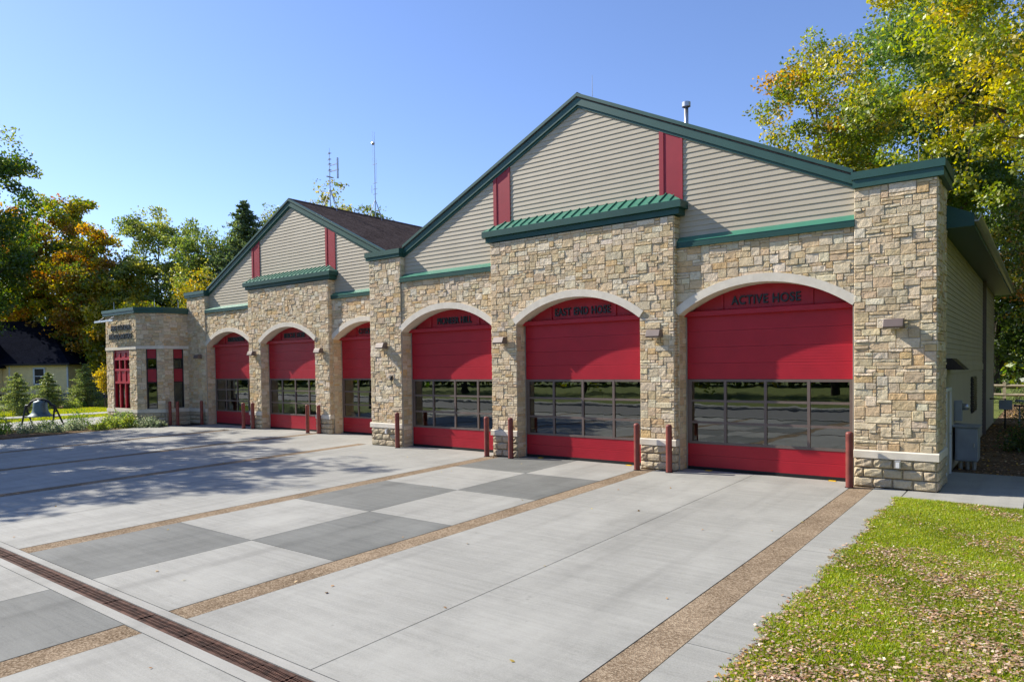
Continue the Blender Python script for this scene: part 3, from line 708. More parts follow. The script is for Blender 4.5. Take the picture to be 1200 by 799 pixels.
wall_lamp(-19.50, -.54, 3.56, 'bronze wall lamp on the pier left of the Pioneer Hill door')
wall_lamp(-25.75, 1.34, 3.56, 'bronze wall lamp between the two rightmost doors of the far gable')
wall_lamp(-31.05, 1.34, 3.56, 'bronze wall lamp between the two leftmost doors of the far gable')
wall_lamp(-36.5, 1.51, 3.52, 'shaded bronze wall lamp between the corner tower and the leftmost door')
def bollard(x, y, label, proto=[None]):
    if proto[0] is None:
        r = thing('bollard', (x, y, gz(y)), label, 'bollard', 'red bollards guarding the garage doors')
        b = MB(); b.lathe([(.082, 0), (.082, 1.24)], (x, y, gz(y)), 20); b.build('post', M['bollard'], r, smooth=True)
        b = MB(); b.lathe([(.083, 1.235), (.078, 1.262), (.06, 1.28), (.03, 1.288), (.0005, 1.29)], (x, y, gz(y)), 20); b.build('cap', M['bollard'], r, smooth=True)
        b = MB(); b.lathe([(.1, .0), (.1, .012), (.083, .014)], (x, y, gz(y)), 20); b.build('base_ring', M['rubber'], r)
        proto[0] = r; return
    r = copy_tree(proto[0]); r.location = (x, y, gz(y)); r['label'] = label
for x, y, l in [(-3.58, -.77, 'red steel bollard at the right side of the Active Hose door'),
                (-8.0, -.86, 'red steel bollard at the left side of the Active Hose door'),
                (-8.93, -.9, 'red steel bollard at the right side of the East End Hose door'),
                (-13.37, -.84, 'red steel bollard at the left side of the East End Hose door'),
                (-14.36, -.83, 'red steel bollard at the right side of the Pioneer Hill door'),
                (-18.68, -.7, 'red steel bollard at the left side of the Pioneer Hill door'),
                (-25.9, 1.28, 'red steel bollard at the left side of the rightmost far gable door'),
                (-26.65, 1.22, 'red steel bollard at the right side of the middle far gable door'),
                (-31.1, 1.25, 'red steel bollard at the left side of the middle far gable door'),
                (-31.6, 1.05, 'red steel bollard at the right side of the leftmost far gable door'),
                (-36.15, 1.35, 'red steel bollard in shade left of the leftmost garage door'),
                (-36.87, .40, 'red steel bollard in front of the corner tower, nearer the doors'),
                (-37.28, .2, 'red steel bollard in front of the corner tower, nearest the shrubs')]:
    bollard(x, y, l)
def outlet(x, y, z, l):
    r = thing('outlet_box', (x, y, z), l, 'outlet', 'outlets on the pier bases')
    b = MB(); b.box(x-.06, x+.06, y-.05, y+.05, z-.09, z+.09); b.build('cover', M['galv'], r, bevel=.008)
    b = MB(); b.box(x-.035, x+.035, y-.065, y-.05, z-.07, z+.05); b.build('flap', M['white'], r)
outlet(-2.62, -.6, .52, 'small weatherproof outlet on the base of the right corner pier'); outlet(-19.35, -.6, .5, 'small weatherproof outlet on the pier left of the Pioneer Hill door')
r = thing('door_buzzer', (-19.1, -.56, 2.45), 'small dark buzzer on the pier left of the Pioneer Hill door', 'buzzer')
b = MB(); b.box(-19.16, -19.04, -.6, -.53, 2.38, 2.56); b.build('housing', M['frame_dark'], r, bevel=.01); b = MB(); b.tube([(-19.1, -.6, 2.5), (-19.1, -.66, 2.5)], .035, 12); b.build('button', M['galv'], r)
for (x, y, l) in [(-7.2, -.1, 'left of the Active Hose door'), (-4.1, -.1, 'right of the Active Hose door'), (-12.6, -.3, 'left of the East End Hose door'), (-9.5, -.3, 'right of the East End Hose door')]:
    b = MB(); b.prism([(x-.08, y-.06, gz(y)+.001), (x+.08, y-.06, gz(y)+.001), (x+.08, y+.04, gz(y)+.001), (x-.08, y+.04, gz(y)+.001)], (0, 0, .012)); o = b.build('floor_marker', M['yellow'], at=(x, y, gz(y)))
    tag(o, 'small yellow marker on the sill, '+l, 'marker', 'yellow markers on the door sills')
# side yard equipment
r = thing('electric_cabinet', (-1.7, 4.1, -.05), 'grey electric cabinet on conduits beside the station side wall', 'cabinet')
b = MB(); b.box(-1.93, -1.42, 3.75, 4.6, .16, 1.06); b.build('housing', M['greybox'], r, bevel=.015)
b = MB(); b.box(-1.89, -1.46, 3.72, 3.749, .2, 1.02); b.build('door', M['greybox'], r)
b = MB(); b.tube([(-1.5, 3.7, .65), (-1.5, 3.7, .55)], .015, 8); b.build('handle', M['galv'], r)
b = MB(); b.prism([(-1.98, 3.7, 1.062), (-1.39, 3.7, 1.062), (-1.39, 3.7, 1.08), (-1.98, 3.7, 1.12)], (0, .95, 0)); b.build('rain_hood', M['greybox'], r)
b = MB(); 
for x in (-1.82, -1.66, -1.52): b.tube([(x, 4.05, -.1), (x, 4.05, .16)], .05, 12)
pieces(b, 'conduit', M['galv'], r, tol=.02)
r = thing('electric_meter', (-1.9, 4.3, 1.7), 'grey electric meter mounted on the wall above the cabinet', 'meter')
b = MB(); b.box(-1.98, -1.80, 4.1, 4.4, 1.2, 1.75); b.build('housing', M['greybox'], r, bevel=.01)
b = MB(); b.lathe([(.0005, 0), (.09, 0), (.09, .12), (.07, .15), (.0005, .16)], (0, 0, 0), 16); b.v = [(-1.80+z, 4.25+x, 1.58+y) for x, y, z in b.v]; b.build('glass_dial', M['galv'], r, smooth=True)
r = thing('gas_meter', (-1.6, 18.5, -.05), 'dark gas meter and pipes at the far end of the side wall', 'meter')
b = MB(); b.box(-1.62, -1.15, 18.2, 18.5, .75, 1.15); b.tube([(-1.1, 18.35, .95), (-.9, 18.35, .95), (-.9, 18.35, .0)], .03, 8); b.lathe([(.0005, -.06), (.16, -.04), (.17, 0), (.16, .04), (.0005, .06)], (-.9, 18.35, 1.12), 14); b.build('regulator', M['greybox'], r)
b = MB(); b.tube([(-1.95, 18.35, 1.2), (-1.4, 18.35, 1.2), (-1.4, 18.35, -.08)], .035, 8); b.tube([(-1.1, 18.3, .9), (-.6, 18.3, .9), (-.6, 18.3, 1.2)], .03, 8); b.build('pipe', M['iron'], r)

# roof fittings
def mast(x, y, z0, H, label, kind):
    r = thing('antenna_mast', (x, y, z0), label, 'antenna')
    b = MB(); b.tube([(x, y, z0-.15), (x, y, z0+H*.55), (x+.01, y, z0+H)], [.03, .022, .008], 8); b.build('mast', M['galv'], r)
    b = MB(); b.tube([(x+.02, y+.55, z0-.2), (x, y, z0+.95)], .016, 6); b.tube([(x-.4, y-.25, z0-.25), (x, y, z0+.95)], .016, 6); b.tube([(x+.4, y+.1, z0-.25), (x, y, z0+.95)], .016, 6)
    b.build('strut', M['galv'], r)
    b = MB()
    if kind == 0:
        for k, h in enumerate((.62, .72, .8, .9)): b.lathe([(.01, 0), (.06, .02), (.06, .06), (.01, .08)], (x, y, z0+H*h), 8); b.box(x-.16, x+.16, y-.012, y+.012, z0+H*h, z0+H*h+.02)
        b.box(x-.03, x+.7, y-.015, y+.015, z0+1.75, z0+1.79); b.box(x-.02, x+.6, y-.015, y+.015, z0+2.05, z0+2.08); b.tube([(x+.62, y, z0+1.35), (x+.62, y, z0+2.35)], .05, 8)
        b.box(x-.05, x+.05, y-.2, y+.2, z0+1.5, z0+1.53)
    else:
        b.lathe([(.0005, -.09), (.08, -.06), (.1, 0), (.08, .06), (.0005, .09)], (x-.1, y, z0+H*.87), 10)
        for h in (.27, .33, .4, .62): b.box(x-.16, x+.16, y-.012, y+.012, z0+H*h, z0+H*h+.02)
        b.tube([(x-.2, y-.05, z0+1.3), (x-.2, y-.05, z0+1.7)], .012, 6); b.tube([(x+.13, y, z0+H*.4), (x+.13, y, z0+H*.68)], .007, 6); b.tube([(x-.13, y, z0+H*.62), (x-.13, y, z0+H*1.02)], .006, 6)
    b.build('antenna_element', M['galv'], r)
mast(-28.4, 4.1, 10.9, 2.95, 'grey radio mast with a side panel aerial on the far roof ridge', 0)
mast(-28.4, 7.05, 10.9, 4.5, 'tall thin radio mast with a white pod on the far roof ridge', 1)
r = thing('vent_pipe', (-9.6, 4.1, 9.9), 'shiny metal flue pipe with a cap rising behind the near gable', 'vent')
b = MB(); b.tube([(-9.6, 4.1, 9.8), (-9.6, 4.1, 11.45)], .07, 16); b.build('pipe', M['galv'], r, smooth=True)
b = MB(); b.lathe([(.09, 0), (.14, .02), (.14, .17), (.09, .19), (.0005, .2)], (-9.6, 4.1, 11.4), 16); b.build('cap', M['galv'], r)
for x, y, z, h, l in [(-10.6, -.3, 10.7, .62, 'thin lightning rod just right of the near gable peak'), (-2.3, -.1, 7.1, .75, 'thin lightning rod on the right corner pier'), (-41.8, -.6, 6.28, .5, 'thin lightning rod on the left end of the corner tower'), (-38.5, .1, 6.28, .5, 'thin lightning rod at the middle of the corner tower'), (-37.9, 1.1, 6.28, .5, 'thin lightning rod where the corner tower meets the gable'), (-8.3, 8.0, 9.4, 2.4, 'thin lightning rod rising far back on the near roof slope')]:
    b = MB(); b.tube([(x, y, z), (x, y, z+h)], [.014, .006], 6); tag(b.build('lightning_rod', M['galv'], at=(x, y, z)), l, 'lightning rod', 'lightning rods on the station roofs')

# trench drain
r = thing('trench_drain', (-20, -14.06, gz(-14)), 'rusty iron trench drain running across the driveway', 'drain')
y0, y1 = -14.165, -13.945; zt = lambda y: gz(y)-.004
b = MB()
for k in range(70):
    xa = -37.5+k*.5; j = random.Random(k).uniform(-.004, .003)
    b.box(xa+.004, xa+.496, y0, y0+.035, zt(y0)-.03+j, zt(y0)+j); b.box(xa+.004, xa+.496, y1-.035, y1, zt(y0)-.03+j, zt(y0)+j)
    for q in (1, 2): b.box(xa+.004, xa+.496, y0+.035+q*.05-.006, y0+.035+q*.05+.006, zt(y0)-.03+j, zt(y0)-.001+j)
    for q in range(14): xx = xa+.02+q*.034; b.box(xx, xx+.014, y0+.034, y1-.034, zt(y0)-.03+j, zt(y0)-.0015+j)
b.build('grate', M['rust'], r)
b = MB(); b.box(-37.55, -2.46, y0-.012, y0-.002, zt(y0)-.08, zt(y0)+.004); b.box(-37.55, -2.46, y1+.002, y1+.012, zt(y0)-.08, zt(y0)+.004); b.build('frame', M['rust'], r)
b = MB(); b.box(-37.55, -2.46, y0-.01, y1+.01, -.6, zt(y0)-.06); b.build('channel', M['dark'], r)

# ------------------------------------------------------------------ foliage
def leaf_mesh(name, C, size, cols, mat, parent=None, at=(0, 0, 0), seed=1, flat=0., aspect=.6):
    """C: (n,3) centres; size: leaf length (scalar or array); cols: (n,3)"""
    rg = np.random.default_rng(seed); n = len(C)
    a = rg.normal(size=(n, 3)); a /= np.linalg.norm(a, axis=1)[:, None]
    nn = rg.normal(size=(n, 3)); nn[:, 2] += flat*np.sign(rg.random(n)+.5)*2
    b = np.cross(a, nn); b /= np.linalg.norm(b, axis=1)[:, None]+1e-9; a = np.cross(nn, b); a /= np.linalg.norm(a, axis=1)[:, None]+1e-9
    s = (size*rg.uniform(.7, 1.3, n))[:, None] if np.isscalar(size) else (size)[:, None]
    V = np.stack([C-a*s*.5, C+b*s*aspect*.5-a*s*.05, C+a*s*.5, C-b*s*aspect*.5-a*s*.05], 1).reshape(-1, 3)
    off = np.array(wloc(parent) if parent is not None else at); V = (V-off).astype('f')
    me = bpy.data.meshes.new(name); me.vertices.add(4*n); me.vertices.foreach_set('co', V.ravel())
    me.loops.add(4*n); me.loops.foreach_set('vertex_index', np.arange(4*n, dtype='i'))
    me.polygons.add(n); me.polygons.foreach_set('loop_start', np.arange(0, 4*n, 4, dtype='i')); me.polygons.foreach_set('loop_total', np.full(n, 4, 'i'))
    me.update(calc_edges=True); me.materials.append(mat)
    ca = me.color_attributes.new('tint', 'FLOAT_COLOR', 'POINT')
    cc = np.ones((n, 4), 'f'); cc[:, :3] = cols; ca.data.foreach_set('color', np.repeat(cc, 4, 0).ravel())
    o = bpy.data.objects.new(name, me); COL.objects.link(o)
    if parent is not None: o.parent = parent
    else: o.location = at
    return o
def pal(rg, n, cols, wts, jit=.22):
    c = np.array(cols)[rg.choice(len(cols), n, p=np.array(wts)/sum(wts))]
    return np.clip(c*rg.uniform(1-jit, 1+jit, (n, 1))*rg.uniform(.92, 1.08, (n, 3)), 0, 1)
GREEN = [(.035, .075, .012), (.06, .11, .015), (.09, .14, .02)]
def tree(x, y, H, cr, c0, label, palette, wts, nleaf=26000, leaf=.16, seed=1, trunk=.3, z0=-.1, squash=1., dens=1., bark='bark', name='maple_tree', cl=.85, lean=(0, 0), group=None, spread=1.):
    """crown: top at z0+H, bottom at c0, horizontal radius cr"""
    rg = np.random.default_rng(seed); rnd = random.Random(seed)
    t = thing(name, (x, y, z0), label, 'tree', group)
    b = MB(); top = z0+H*.86; k = 8
    tp = [Vector((x+lean[0]*i/k+rnd.uniform(-.12, .12)*i/3, y+lean[1]*i/k+rnd.uniform(-.12, .12)*i/3, z0-.1+(top-z0)*i/k)) for i in range(k+1)]
    b.tube(tp, [trunk*1.35]+[trunk*(1-.9*i/k)+.02 for i in range(1, k+1)], 10)
    cc = Vector((x+lean[0]*.7, y+lean[1]*.7, (c0+z0+H)/2)); rz = (z0+H-c0)/2
    tips = []
    nb = 13
    for i in range(nb):
        s = (i+.5)/nb; zst = c0*.75+(top-c0*.75)*s*.85; f = min(1, max(0, (zst-z0)/(top-z0)))*k
        p0 = tp[int(min(k-1, f))].lerp(tp[min(k, int(f)+1)], f-int(f))
        an = i*2.399+rnd.uniform(-.4, .4); rr = rnd.uniform(.55, 1.0); el = rnd.uniform(-.1, .75)
        e = Vector((math.cos(an)*cr*rr, math.sin(an)*cr*rr, 0)); ztip = max(c0+.3, min(z0+H-.4, p0.z+el*rz*.9)); 
        sh = max(.25, 1-abs((ztip-cc.z)/rz)**2.2)**.5; p3 = Vector((cc.x, cc.y, ztip))+e*sh
        p1 = p0.lerp(p3, .35)+Vector((0, 0, .06*cr)); p2 = p0.lerp(p3, .7)+Vector((rnd.uniform(-.3, .3), rnd.uniform(-.3, .3), .05*cr))
        r0 = trunk*.42*(1-.6*s)+.015; b.tube([p0, p1, p2, p3], [r0, r0*.7, r0*.42, .015], 6, False)
        tips += [(p1.lerp(p2, .5), .5), (p2, .8), (p3, 1)]
        for q in range(7):
            u = rnd.uniform(.3, 1); pb = p1.lerp(p2, min(1, u*2)) if u < .5 else p2.lerp(p3, (u-.5)*2)
            dv = Vector((rnd.gauss(0, 1), rnd.gauss(0, 1), rnd.gauss(.25, .7))).normalized()*cr*rnd.uniform(.22, .5)*spread
            pe = pb+dv; b.tube([pb, pb.lerp(pe, .55)+Vector((0, 0, .08)), pe], [r0*.35, r0*.2, .008], 4, False); tips += [(pb.lerp(pe, .6), .8), (pe, 1)]
    b.build('trunk', M[bark], t)
    # extra clump centres on the envelope so that the crown closes unevenly
    ex = int(150*dens)
    for i in range(ex):
        v = Vector((rnd.gauss(0, 1), rnd.gauss(0, 1), rnd.gauss(0, 1))).normalized()*rnd.uniform(.45, 1.0)**.6
        w_ = 1+.22*math.sin(3*math.atan2(v.y, v.x)+seed)+.15*math.sin(7*v.z+seed*2)
        tips.append((cc+Vector((v.x*cr*w_, v.y*cr*w_, v.z*rz*(1 if v.z > 0 else .95))), rnd.uniform(.6, 1)))
    T = np.array([tuple(p) for p, _ in tips]); W = np.array([q for _, q in tips])*rg.uniform(.35, 1.6, len(tips)); W /= W.sum()
    ci = rg.choice(len(T), nleaf, p=W); rad_ = cl*rg.uniform(.6, 1.3, len(T))
    off = rg.normal(size=(nleaf, 3)); off /= np.linalg.norm(off, axis=1)[:, None]; off *= (rg.random(nleaf)**.45)[:, None]
    C = T[ci]+off*rad_[ci][:, None]*np.array([1, 1, .62])*squash
    C[:, 2] = np.maximum(C[:, 2], z0+.25)
    base = pal(rg, len(T), palette, wts, .18)
    cols = base[ci]*.62+pal(rg, nleaf, palette, wts, .25)*.38
    leaf_mesh('crown', C, leaf, cols, M['leaf'], t, seed=seed+5)
    return t
def conifer(x, y, H, r, label, seed, z0=-.1, n=12000, leaf=.16, name='spruce_tree', cols=None, pw=.62):
    rg = np.random.default_rng(seed); t = thing(name, (x, y, z0), label, 'tree')
    b = MB(); b.tube([(x, y, z0-.1), (x, y, z0+H*.97)], [r*.07+.03, .01], 8)
    nb = int(H*9); P_ = []
    for i in range(nb):
        f = (i+.5)/nb; z = z0+H*(.06+.92*f); L = r*(1-f)**pw*rg.uniform(.65, 1.12); an = i*2.4+rg.uniform(-.3, .3)
        e = (x+math.cos(an)*L, y+math.sin(an)*L, z-L*.12+L*.1)
        b.tube([(x, y, z), e], [.02+.02*(1-f), .006], 4, False); P_.append(((x, y, z), e, L))
    b.build('trunk', M['barkd'], t)
    L = np.array([q[2] for q in P_])+.05; ci = rg.choice(nb, n, p=L/L.sum()); S = np.array([q[0] for q in P_]); E = np.array([q[1] for q in P_])
    u = rg.random(n)**.7; C = S[ci]+(E[ci]-S[ci])*u[:, None]+rg.normal(size=(n, 3))*np.array([1, 1, .5])*(L[ci]*.13+.03)[:, None]
    cols = cols or [(.03, .06, .022), (.05, .085, .03), (.075, .11, .04)]
    leaf_mesh('crown', C, leaf, pal(rg, n, cols, [1]*len(cols)), M['leaf'], t, seed=seed, aspect=.35); return t
def shrub(x, y, r, h, label, cols, seed, n=900, leaf=.05, name='shrub', z0=None, group='shrubs in the planting bed'):
    rg = np.random.default_rng(seed); z0 = gz(y)-.03 if z0 is None else z0
    t = thing(name, (x, y, z0), label, 'shrub', group)
    b = MB()
    for k in range(9):
        a = k*2.4; b.tube([(x, y, z0), (x+math.cos(a)*r*.4, y+math.sin(a)*r*.4, z0+h*.6), (x+math.cos(a)*r*.75, y+math.sin(a)*r*.75, z0+h*.85)], [.012, .008, .003], 4, False)
    b.build('stem', M['barkd'], t)
    v = rg.normal(size=(n, 3)); v /= np.linalg.norm(v, axis=1)[:, None]; v[:, 2] = np.abs(v[:, 2]); rr = rg.random(n)**.4
    wob = 1+.25*np.sin(4*np.arctan2(v[:, 1], v[:, 0])+seed)
    C = np.array([x, y, z0+.03])+v*rr[:, None]*wob[:, None]*np.array([r, r, h])
    leaf_mesh('foliage', C, leaf, pal(rg, n, cols, [1]*len(cols)), M['leaf'], t, seed=seed)
    return t
MAP = [(.09, .145, .018), (.19, .24, .024), (.42, .37, .03), (.56, .42, .035), (.5, .23, .03), (.28, .11, .025)]
YG = [(.14, .20, .025), (.27, .30, .03), (.48, .42, .035), (.56, .45, .05), (.085, .14, .02)]
# right: big yellow-green canopy behind the station corner and its neighbours
tree(2.6, 19.5, 25, 9.6, 8.6, 'tall yellow-green tree overhanging the right end of the roof', YG, [3, 4, 3.2, 2, 1.4], 100000, .2, 11, .42, cl=1.05, dens=1.7, name='deciduous_tree')
tree(-11.7, 30, 23.6, 4.3, 10, 'dense olive tree behind the right slope of the near roof', MAP, [4, 4, 2.2, 1.2, .5, .2], 38000, .22, 12, .3, cl=1.0, dens=1.2, name='deciduous_tree')
tree(-6.6, 41, 31, 6.0, 14, 'tall green tree behind the olive tree', [(.08, .14, .03), (.12, .2, .04), (.2, .26, .04), (.34, .34, .05)], [3, 3, 2, 1], 60000, .28, 13, .4, cl=1.5, dens=1.6, name='deciduous_tree')
tree(4.0, 46, 24, 6, 3.5, 'shaded green tree beyond the side yard fence', [(.05, .09, .015), (.09, .14, .02), (.25, .2, .03), (.3, .1, .02)], [4, 4, 1, .7], 60000, .28, 14, .45, cl=1.5, dens=1.5, bark='barkd', name='deciduous_tree')
tree(-3.6, 55, 21, 6, 1.5, 'dark leafy tree filling the gap past the side wall', [(.03, .055, .01), (.06, .10, .015), (.12, .16, .02)], [3, 3, 2], 60000, .28, 15, .4, cl=1.5, dens=1.5, bark='barkd', name='deciduous_tree')
tree(1.5, 34, 15, 4.0, 3.5, 'slim understory tree with rust tinted leaves by the side yard', [(.08, .12, .02), (.2, .2, .03), (.38, .13, .04), (.05, .08, .015)], [4, 2, 1.6, 2], 26000, .2, 16, .16, cl=1.0, bark='barkd', name='deciduous_tree')
# left: maples and others behind the house and tower
tree(-99.9, 16.0, 26.0, 6.6, 3.2, 'large maple with orange and dark green leaves behind the yellow house', MAP, [5, 4, 1.8, .9, 1.6, 2.2], 52000, .42, 21, .5, cl=1.5, bark='barkd', dens=1.3)
tree(-91.5, 6.0, 32.5, 5.6, 7, 'tallest dark green tree at the left edge of the photo', GREEN+MAP[:3], [3, 3, 3, 2, 1.5, 1], 36000, .36, 22, .45, cl=1.4, bark='barkd')
tree(-89.1, 16.7, 20.0, 4.6, 2.6, 'rust coloured maple with a dark leaning trunk beside the yellow house', MAP, [3, 2.4, 1.6, 1.4, 2.6, 2.6], 36000, .34, 28, .42, cl=1.3, bark='barkd', lean=(1.5, -.5))
tree(-85.8, 23.1, 22.6, 6.0, 4.0, 'airy light green tree behind the corner tower', [(.11, .16, .03), (.2, .24, .045), (.34, .33, .06), (.08, .12, .025)], [3, 4, 2.5, 1], 40000, .33, 23, .28, cl=1.25, name='deciduous_tree', dens=1.2)
tree(-76.8, 24.4, 20.6, 4.6, 4, 'slender light green tree left of the pines', [(.10, .16, .03), (.17, .22, .045), (.3, .3, .06), (.07, .11, .025)], [3, 4, 1.8, 1], 28000, .3, 29, .24, cl=1.15, name='deciduous_tree', dens=1.1)
tree(-83.0, 17.8, 13.5, 4.0, 2, 'yellow tree between the rust maple and the airy green tree', MAP, [2, 3, 4, 3.2, .3, .1], 26000, .32, 24, .3, cl=1.2, bark='barkd')
tree(-69.3, 19.4, 13.8, 2.5, 5, 'small golden tree beside the left end of the far gable', [(.12, .16, .02), (.3, .26, .03), (.5, .3, .03)], [3, 3, 2], 12000, .24, 25, .2, cl=.9)
tree(-74.0, 16.0, 10.5, 3.4, 2, 'low yellow-green tree just behind the corner tower roof', MAP, [3, 4, 3, 1.4, .2, .1], 22000, .26, 30, .2, cl=1.0)
tree(-69.4, 29.4, 22.6, 2.3, 13, 'green treetop touching the peak of the far gable', [(.09, .14, .03), (.18, .2, .04), (.3, .28, .05)], [3, 3, 1], 9000, .26, 33, .2, cl=.9, dens=.6, name='deciduous_tree')
tree(-53.6, 23.9, 21.6, 2.0, 13.5, 'sparse tree with yellow leaves rising behind the far roof', [(.2, .22, .04), (.44, .36, .04), (.12, .16, .03)], [3, 3, 2], 4200, .24, 26, .14, cl=.6, dens=.3, name='deciduous_tree')
tree(-51.0, 25.8, 18.8, 2.7, 12, 'low green treetop peeping over the far roof ridge', [(.09, .14, .03), (.18, .2, .04), (.3, .28, .05)], [3, 3, 1], 9000, .26, 27, .18, cl=.7, dens=.5, name='deciduous_tree')
PC = [(.05, .085, .03), (.08, .12, .04), (.13, .17, .05)]
conifer(-71.1, 25.6, 22.4, 6.2, 'tall dark pine behind the left slope of the far gable', 31, n=42000, leaf=.45, name='pine_tree', cols=PC)
conifer(-79.2, 27.9, 18, 3.6, 'dark pine half hidden behind the slender green tree', 32, n=16000, leaf=.42, name='pine_tree', cols=PC)
# shade trees left of the frame, whose shadows cross the driveway
tree(-53, -12.2, 23.5, 5.6, 11, 'tall shade tree out on the left lawn', [(.04, .075, .012), (.075, .115, .015), (.2, .19, .02), (.3, .14, .02)], [4, 4, 1.2, .4], 19000, .3, 41, .4, cl=.85)
tree(-41, -13.6, 19.5, 5.2, 9, 'shade tree beyond the left end of the trench drain', MAP, [4, 4, 2, 1, .3, .1], 19000, .28, 42, .35, cl=.85)
tree(-36.6, -17.0, 14, 4.6, 6, 'second shade tree beyond the left end of the trench drain', MAP, [4, 4, 2, 1, .3, .1], 18000, .26, 43, .35, cl=.85)
# woods on the right, beyond the frame edge
for i, (x, y, h, r_) in enumerate([(13, 12, 20, 7), (12, 26, 21, 7), (17, 2, 19, 7), (11, 40, 22, 7), (22, -10, 18, 7)]):
    tree(x, y, h, r_, 2.5, ['nearest', 'second', 'outermost', 'farthest', 'street side'][i]+' tree of the woods right of the station', YG, [3, 4, 2, 1, 2], 26000, .34, 80+i, .35, cl=1.6, bark='barkd', name='deciduous_tree')
# across the street, seen only in the glass
for i, (x, y, h, r_) in enumerate([(-62, -52, 17, 7), (-48, -60, 19, 8), (-33, -55, 16, 7), (-18, -62, 18, 8), (-4, -56, 15, 6.5), (9, -60, 18, 8), (24, -55, 16, 7), (-78, -58, 19, 8), (40, -60, 18, 8)]):
    tree(x, y, h, r_, 1.6, ['broad', 'rounded', 'tall', 'leafy', 'small', 'dense', 'mid green', 'old', 'far right'][i]+' maple across the street from the station', MAP, [4, 4, 2, 1, .5, .3], 9000, .42, 60+i, .35, cl=1.7, bark='barkd', z0=-.55)

# distant belt of woodland closing the horizon
def belt(label, pts, seed, n, h, leaf, depth=9):
    rg = np.random.default_rng(seed); P = np.array(pts, float); seg = np.linalg.norm(np.diff(P, axis=0), axis=1); L = np.r_[0, np.cumsum(seg)]
    s = rg.uniform(0, L[-1], n); X = np.interp(s, L, P[:, 0]); Y = np.interp(s, L, P[:, 1])
    top = h*(.72+.2*np.sin(s*.21+seed)+.13*np.sin(s*.53+1)+.08*np.sin(s*1.3)); z = top*rg.random(n)**.8
    w_ = depth*(1-.5*(z/top)**2)
    X += rg.uniform(-1, 1, n)*w_; Y += rg.uniform(-1, 1, n)*w_
    cl = pal(rg, n, MAP[:4]+[(.03, .05, .01)], [4, 4, 1.6, .8, 3]); o = leaf_mesh('woodland', np.stack([X, Y, z-.1], 1), leaf, cl, M['leaf'], None, (0, 0, 0), seed); tag(o, label, 'woodland', kind='stuff')
belt('far belt of mixed autumn woodland behind the station', [(-150, 40), (-120, 60), (-80, 75), (-30, 85), (20, 80), (60, 70)], 91, 120000, 13, .9)
belt('far belt of woodland across the street', [(-190, 30), (-170, -60), (-60, -95), (60, -95), (120, -40), (110, 40)], 92, 60000, 14, 1.5)
# ------------------------------------------------------------------ planting
S1 = [(.10, .17, .03), (.16, .24, .04), (.06, .11, .02)]; S2 = [(.24, .30, .05), (.32, .36, .07), (.14, .2, .04)]; S3 = [(.20, .24, .14), (.12, .17, .09), (.3, .32, .2)]
shr = [(-41.2, -6.2, .75, .95, S1, 'dark upright shrub left of the bell'), (-40.2, -6.9, .7, .55, S1, 'low dark shrub nearest the left edge of the photo'), (-39.6, -5.6, .6, .55, S3, 'grey-green low shrub in front of the bell'),
       (-40.4, -4.5, .6, .6, S1, 'dark round shrub right of the bell stand'), (-39.3, -3.7, .55, .55, S3, 'pale spreading shrub by the driveway edge'), (-40.6, -3.0, .75, .95, S1, 'leafy upright shrub halfway along the bed'),
       (-38.7, -4.8, .45, .4, S3, 'small grey tuft at the driveway edge'), (-41.0, -.9, .7, .75, S1, 'rounded green shrub left of the tower window'), (-39.6, -2.0, .5, .6, S2, 'bright lime shrub in the middle of the bed'),
       (-38.9, -1.9, .6, .62, S2, 'bright green shrub in front of the tower'), (-39.1, -1.2, .5, .8, S1, 'upright green shrub against the tower base'), (-38.3, -1.5, .45, .72, S2, 'lime ball shaped shrub before the tower corner'),
       (-37.5, -.9, .6, .55, S3, 'pale flowering shrub at the tower corner'), (-38.3, -2.9, .4, .35, S2, 'small lime tuft near the driveway curve'), (-36.9, -.6, .35, .3, S3, 'small tuft at the end of the bed'), (-39.9, -1.3, .45, .55, S3, 'silvery shrub left of the tower corner')]
for i, (x, y, r_, h, c, l) in enumerate(shr): shrub(x, y, r_, h, l, c, 700+i, 1100, .085)
for i, (x, y, r_, h, c, l) in enumerate([(-64.6, 1.6, .7, .6, S2, 'low lime shrub left of the middle spruce'), (-64.6, 5.5, .8, .6, S2, 'low lime shrub right of the middle spruce'), (-65.0, 6.2, .6, .55, S1, 'low green shrub nearest the right spruce'), (-64.4, 7.7, .6, .55, S2, 'low lime shrub right of the right spruce'), (-64.2, 3.0, .7, .5, S1, 'low dark shrub behind the bell'), (-63.2, 8.0, .5, .9, S2, 'tall lime shrub near the tower wall')]):
    shrub(x, y, r_, h, l, c, 740+i, 700, .12, z0=-.08, group='shrubs before the yellow house')
SPR_ = [(.10, .14, .04), (.16, .20, .055), (.24, .27, .07)]
conifer(-57.5, -.6, 3.1, 1.5, 'small spruce at the left edge of the photo', 51, n=9000, leaf=.13, cols=SPR_)
conifer(-66, 4.2, 3.1, 1.5, 'small spruce standing before the yellow house window', 52, n=9000, leaf=.14, cols=SPR_)
conifer(-65.9, 7.0, 3.8, 1.7, 'small spruce nearest the corner tower', 53, n=9000, leaf=.15, cols=SPR_)
tree(-62, 7.0, 3.8, .8, 1.2, 'young sapling with golden leaves beside the tower', [(.5, .36, .03), (.62, .42, .04), (.35, .3, .04)], [3, 2, 2], 2600, .12, 54, .04, cl=.35, dens=.3, name='sapling')
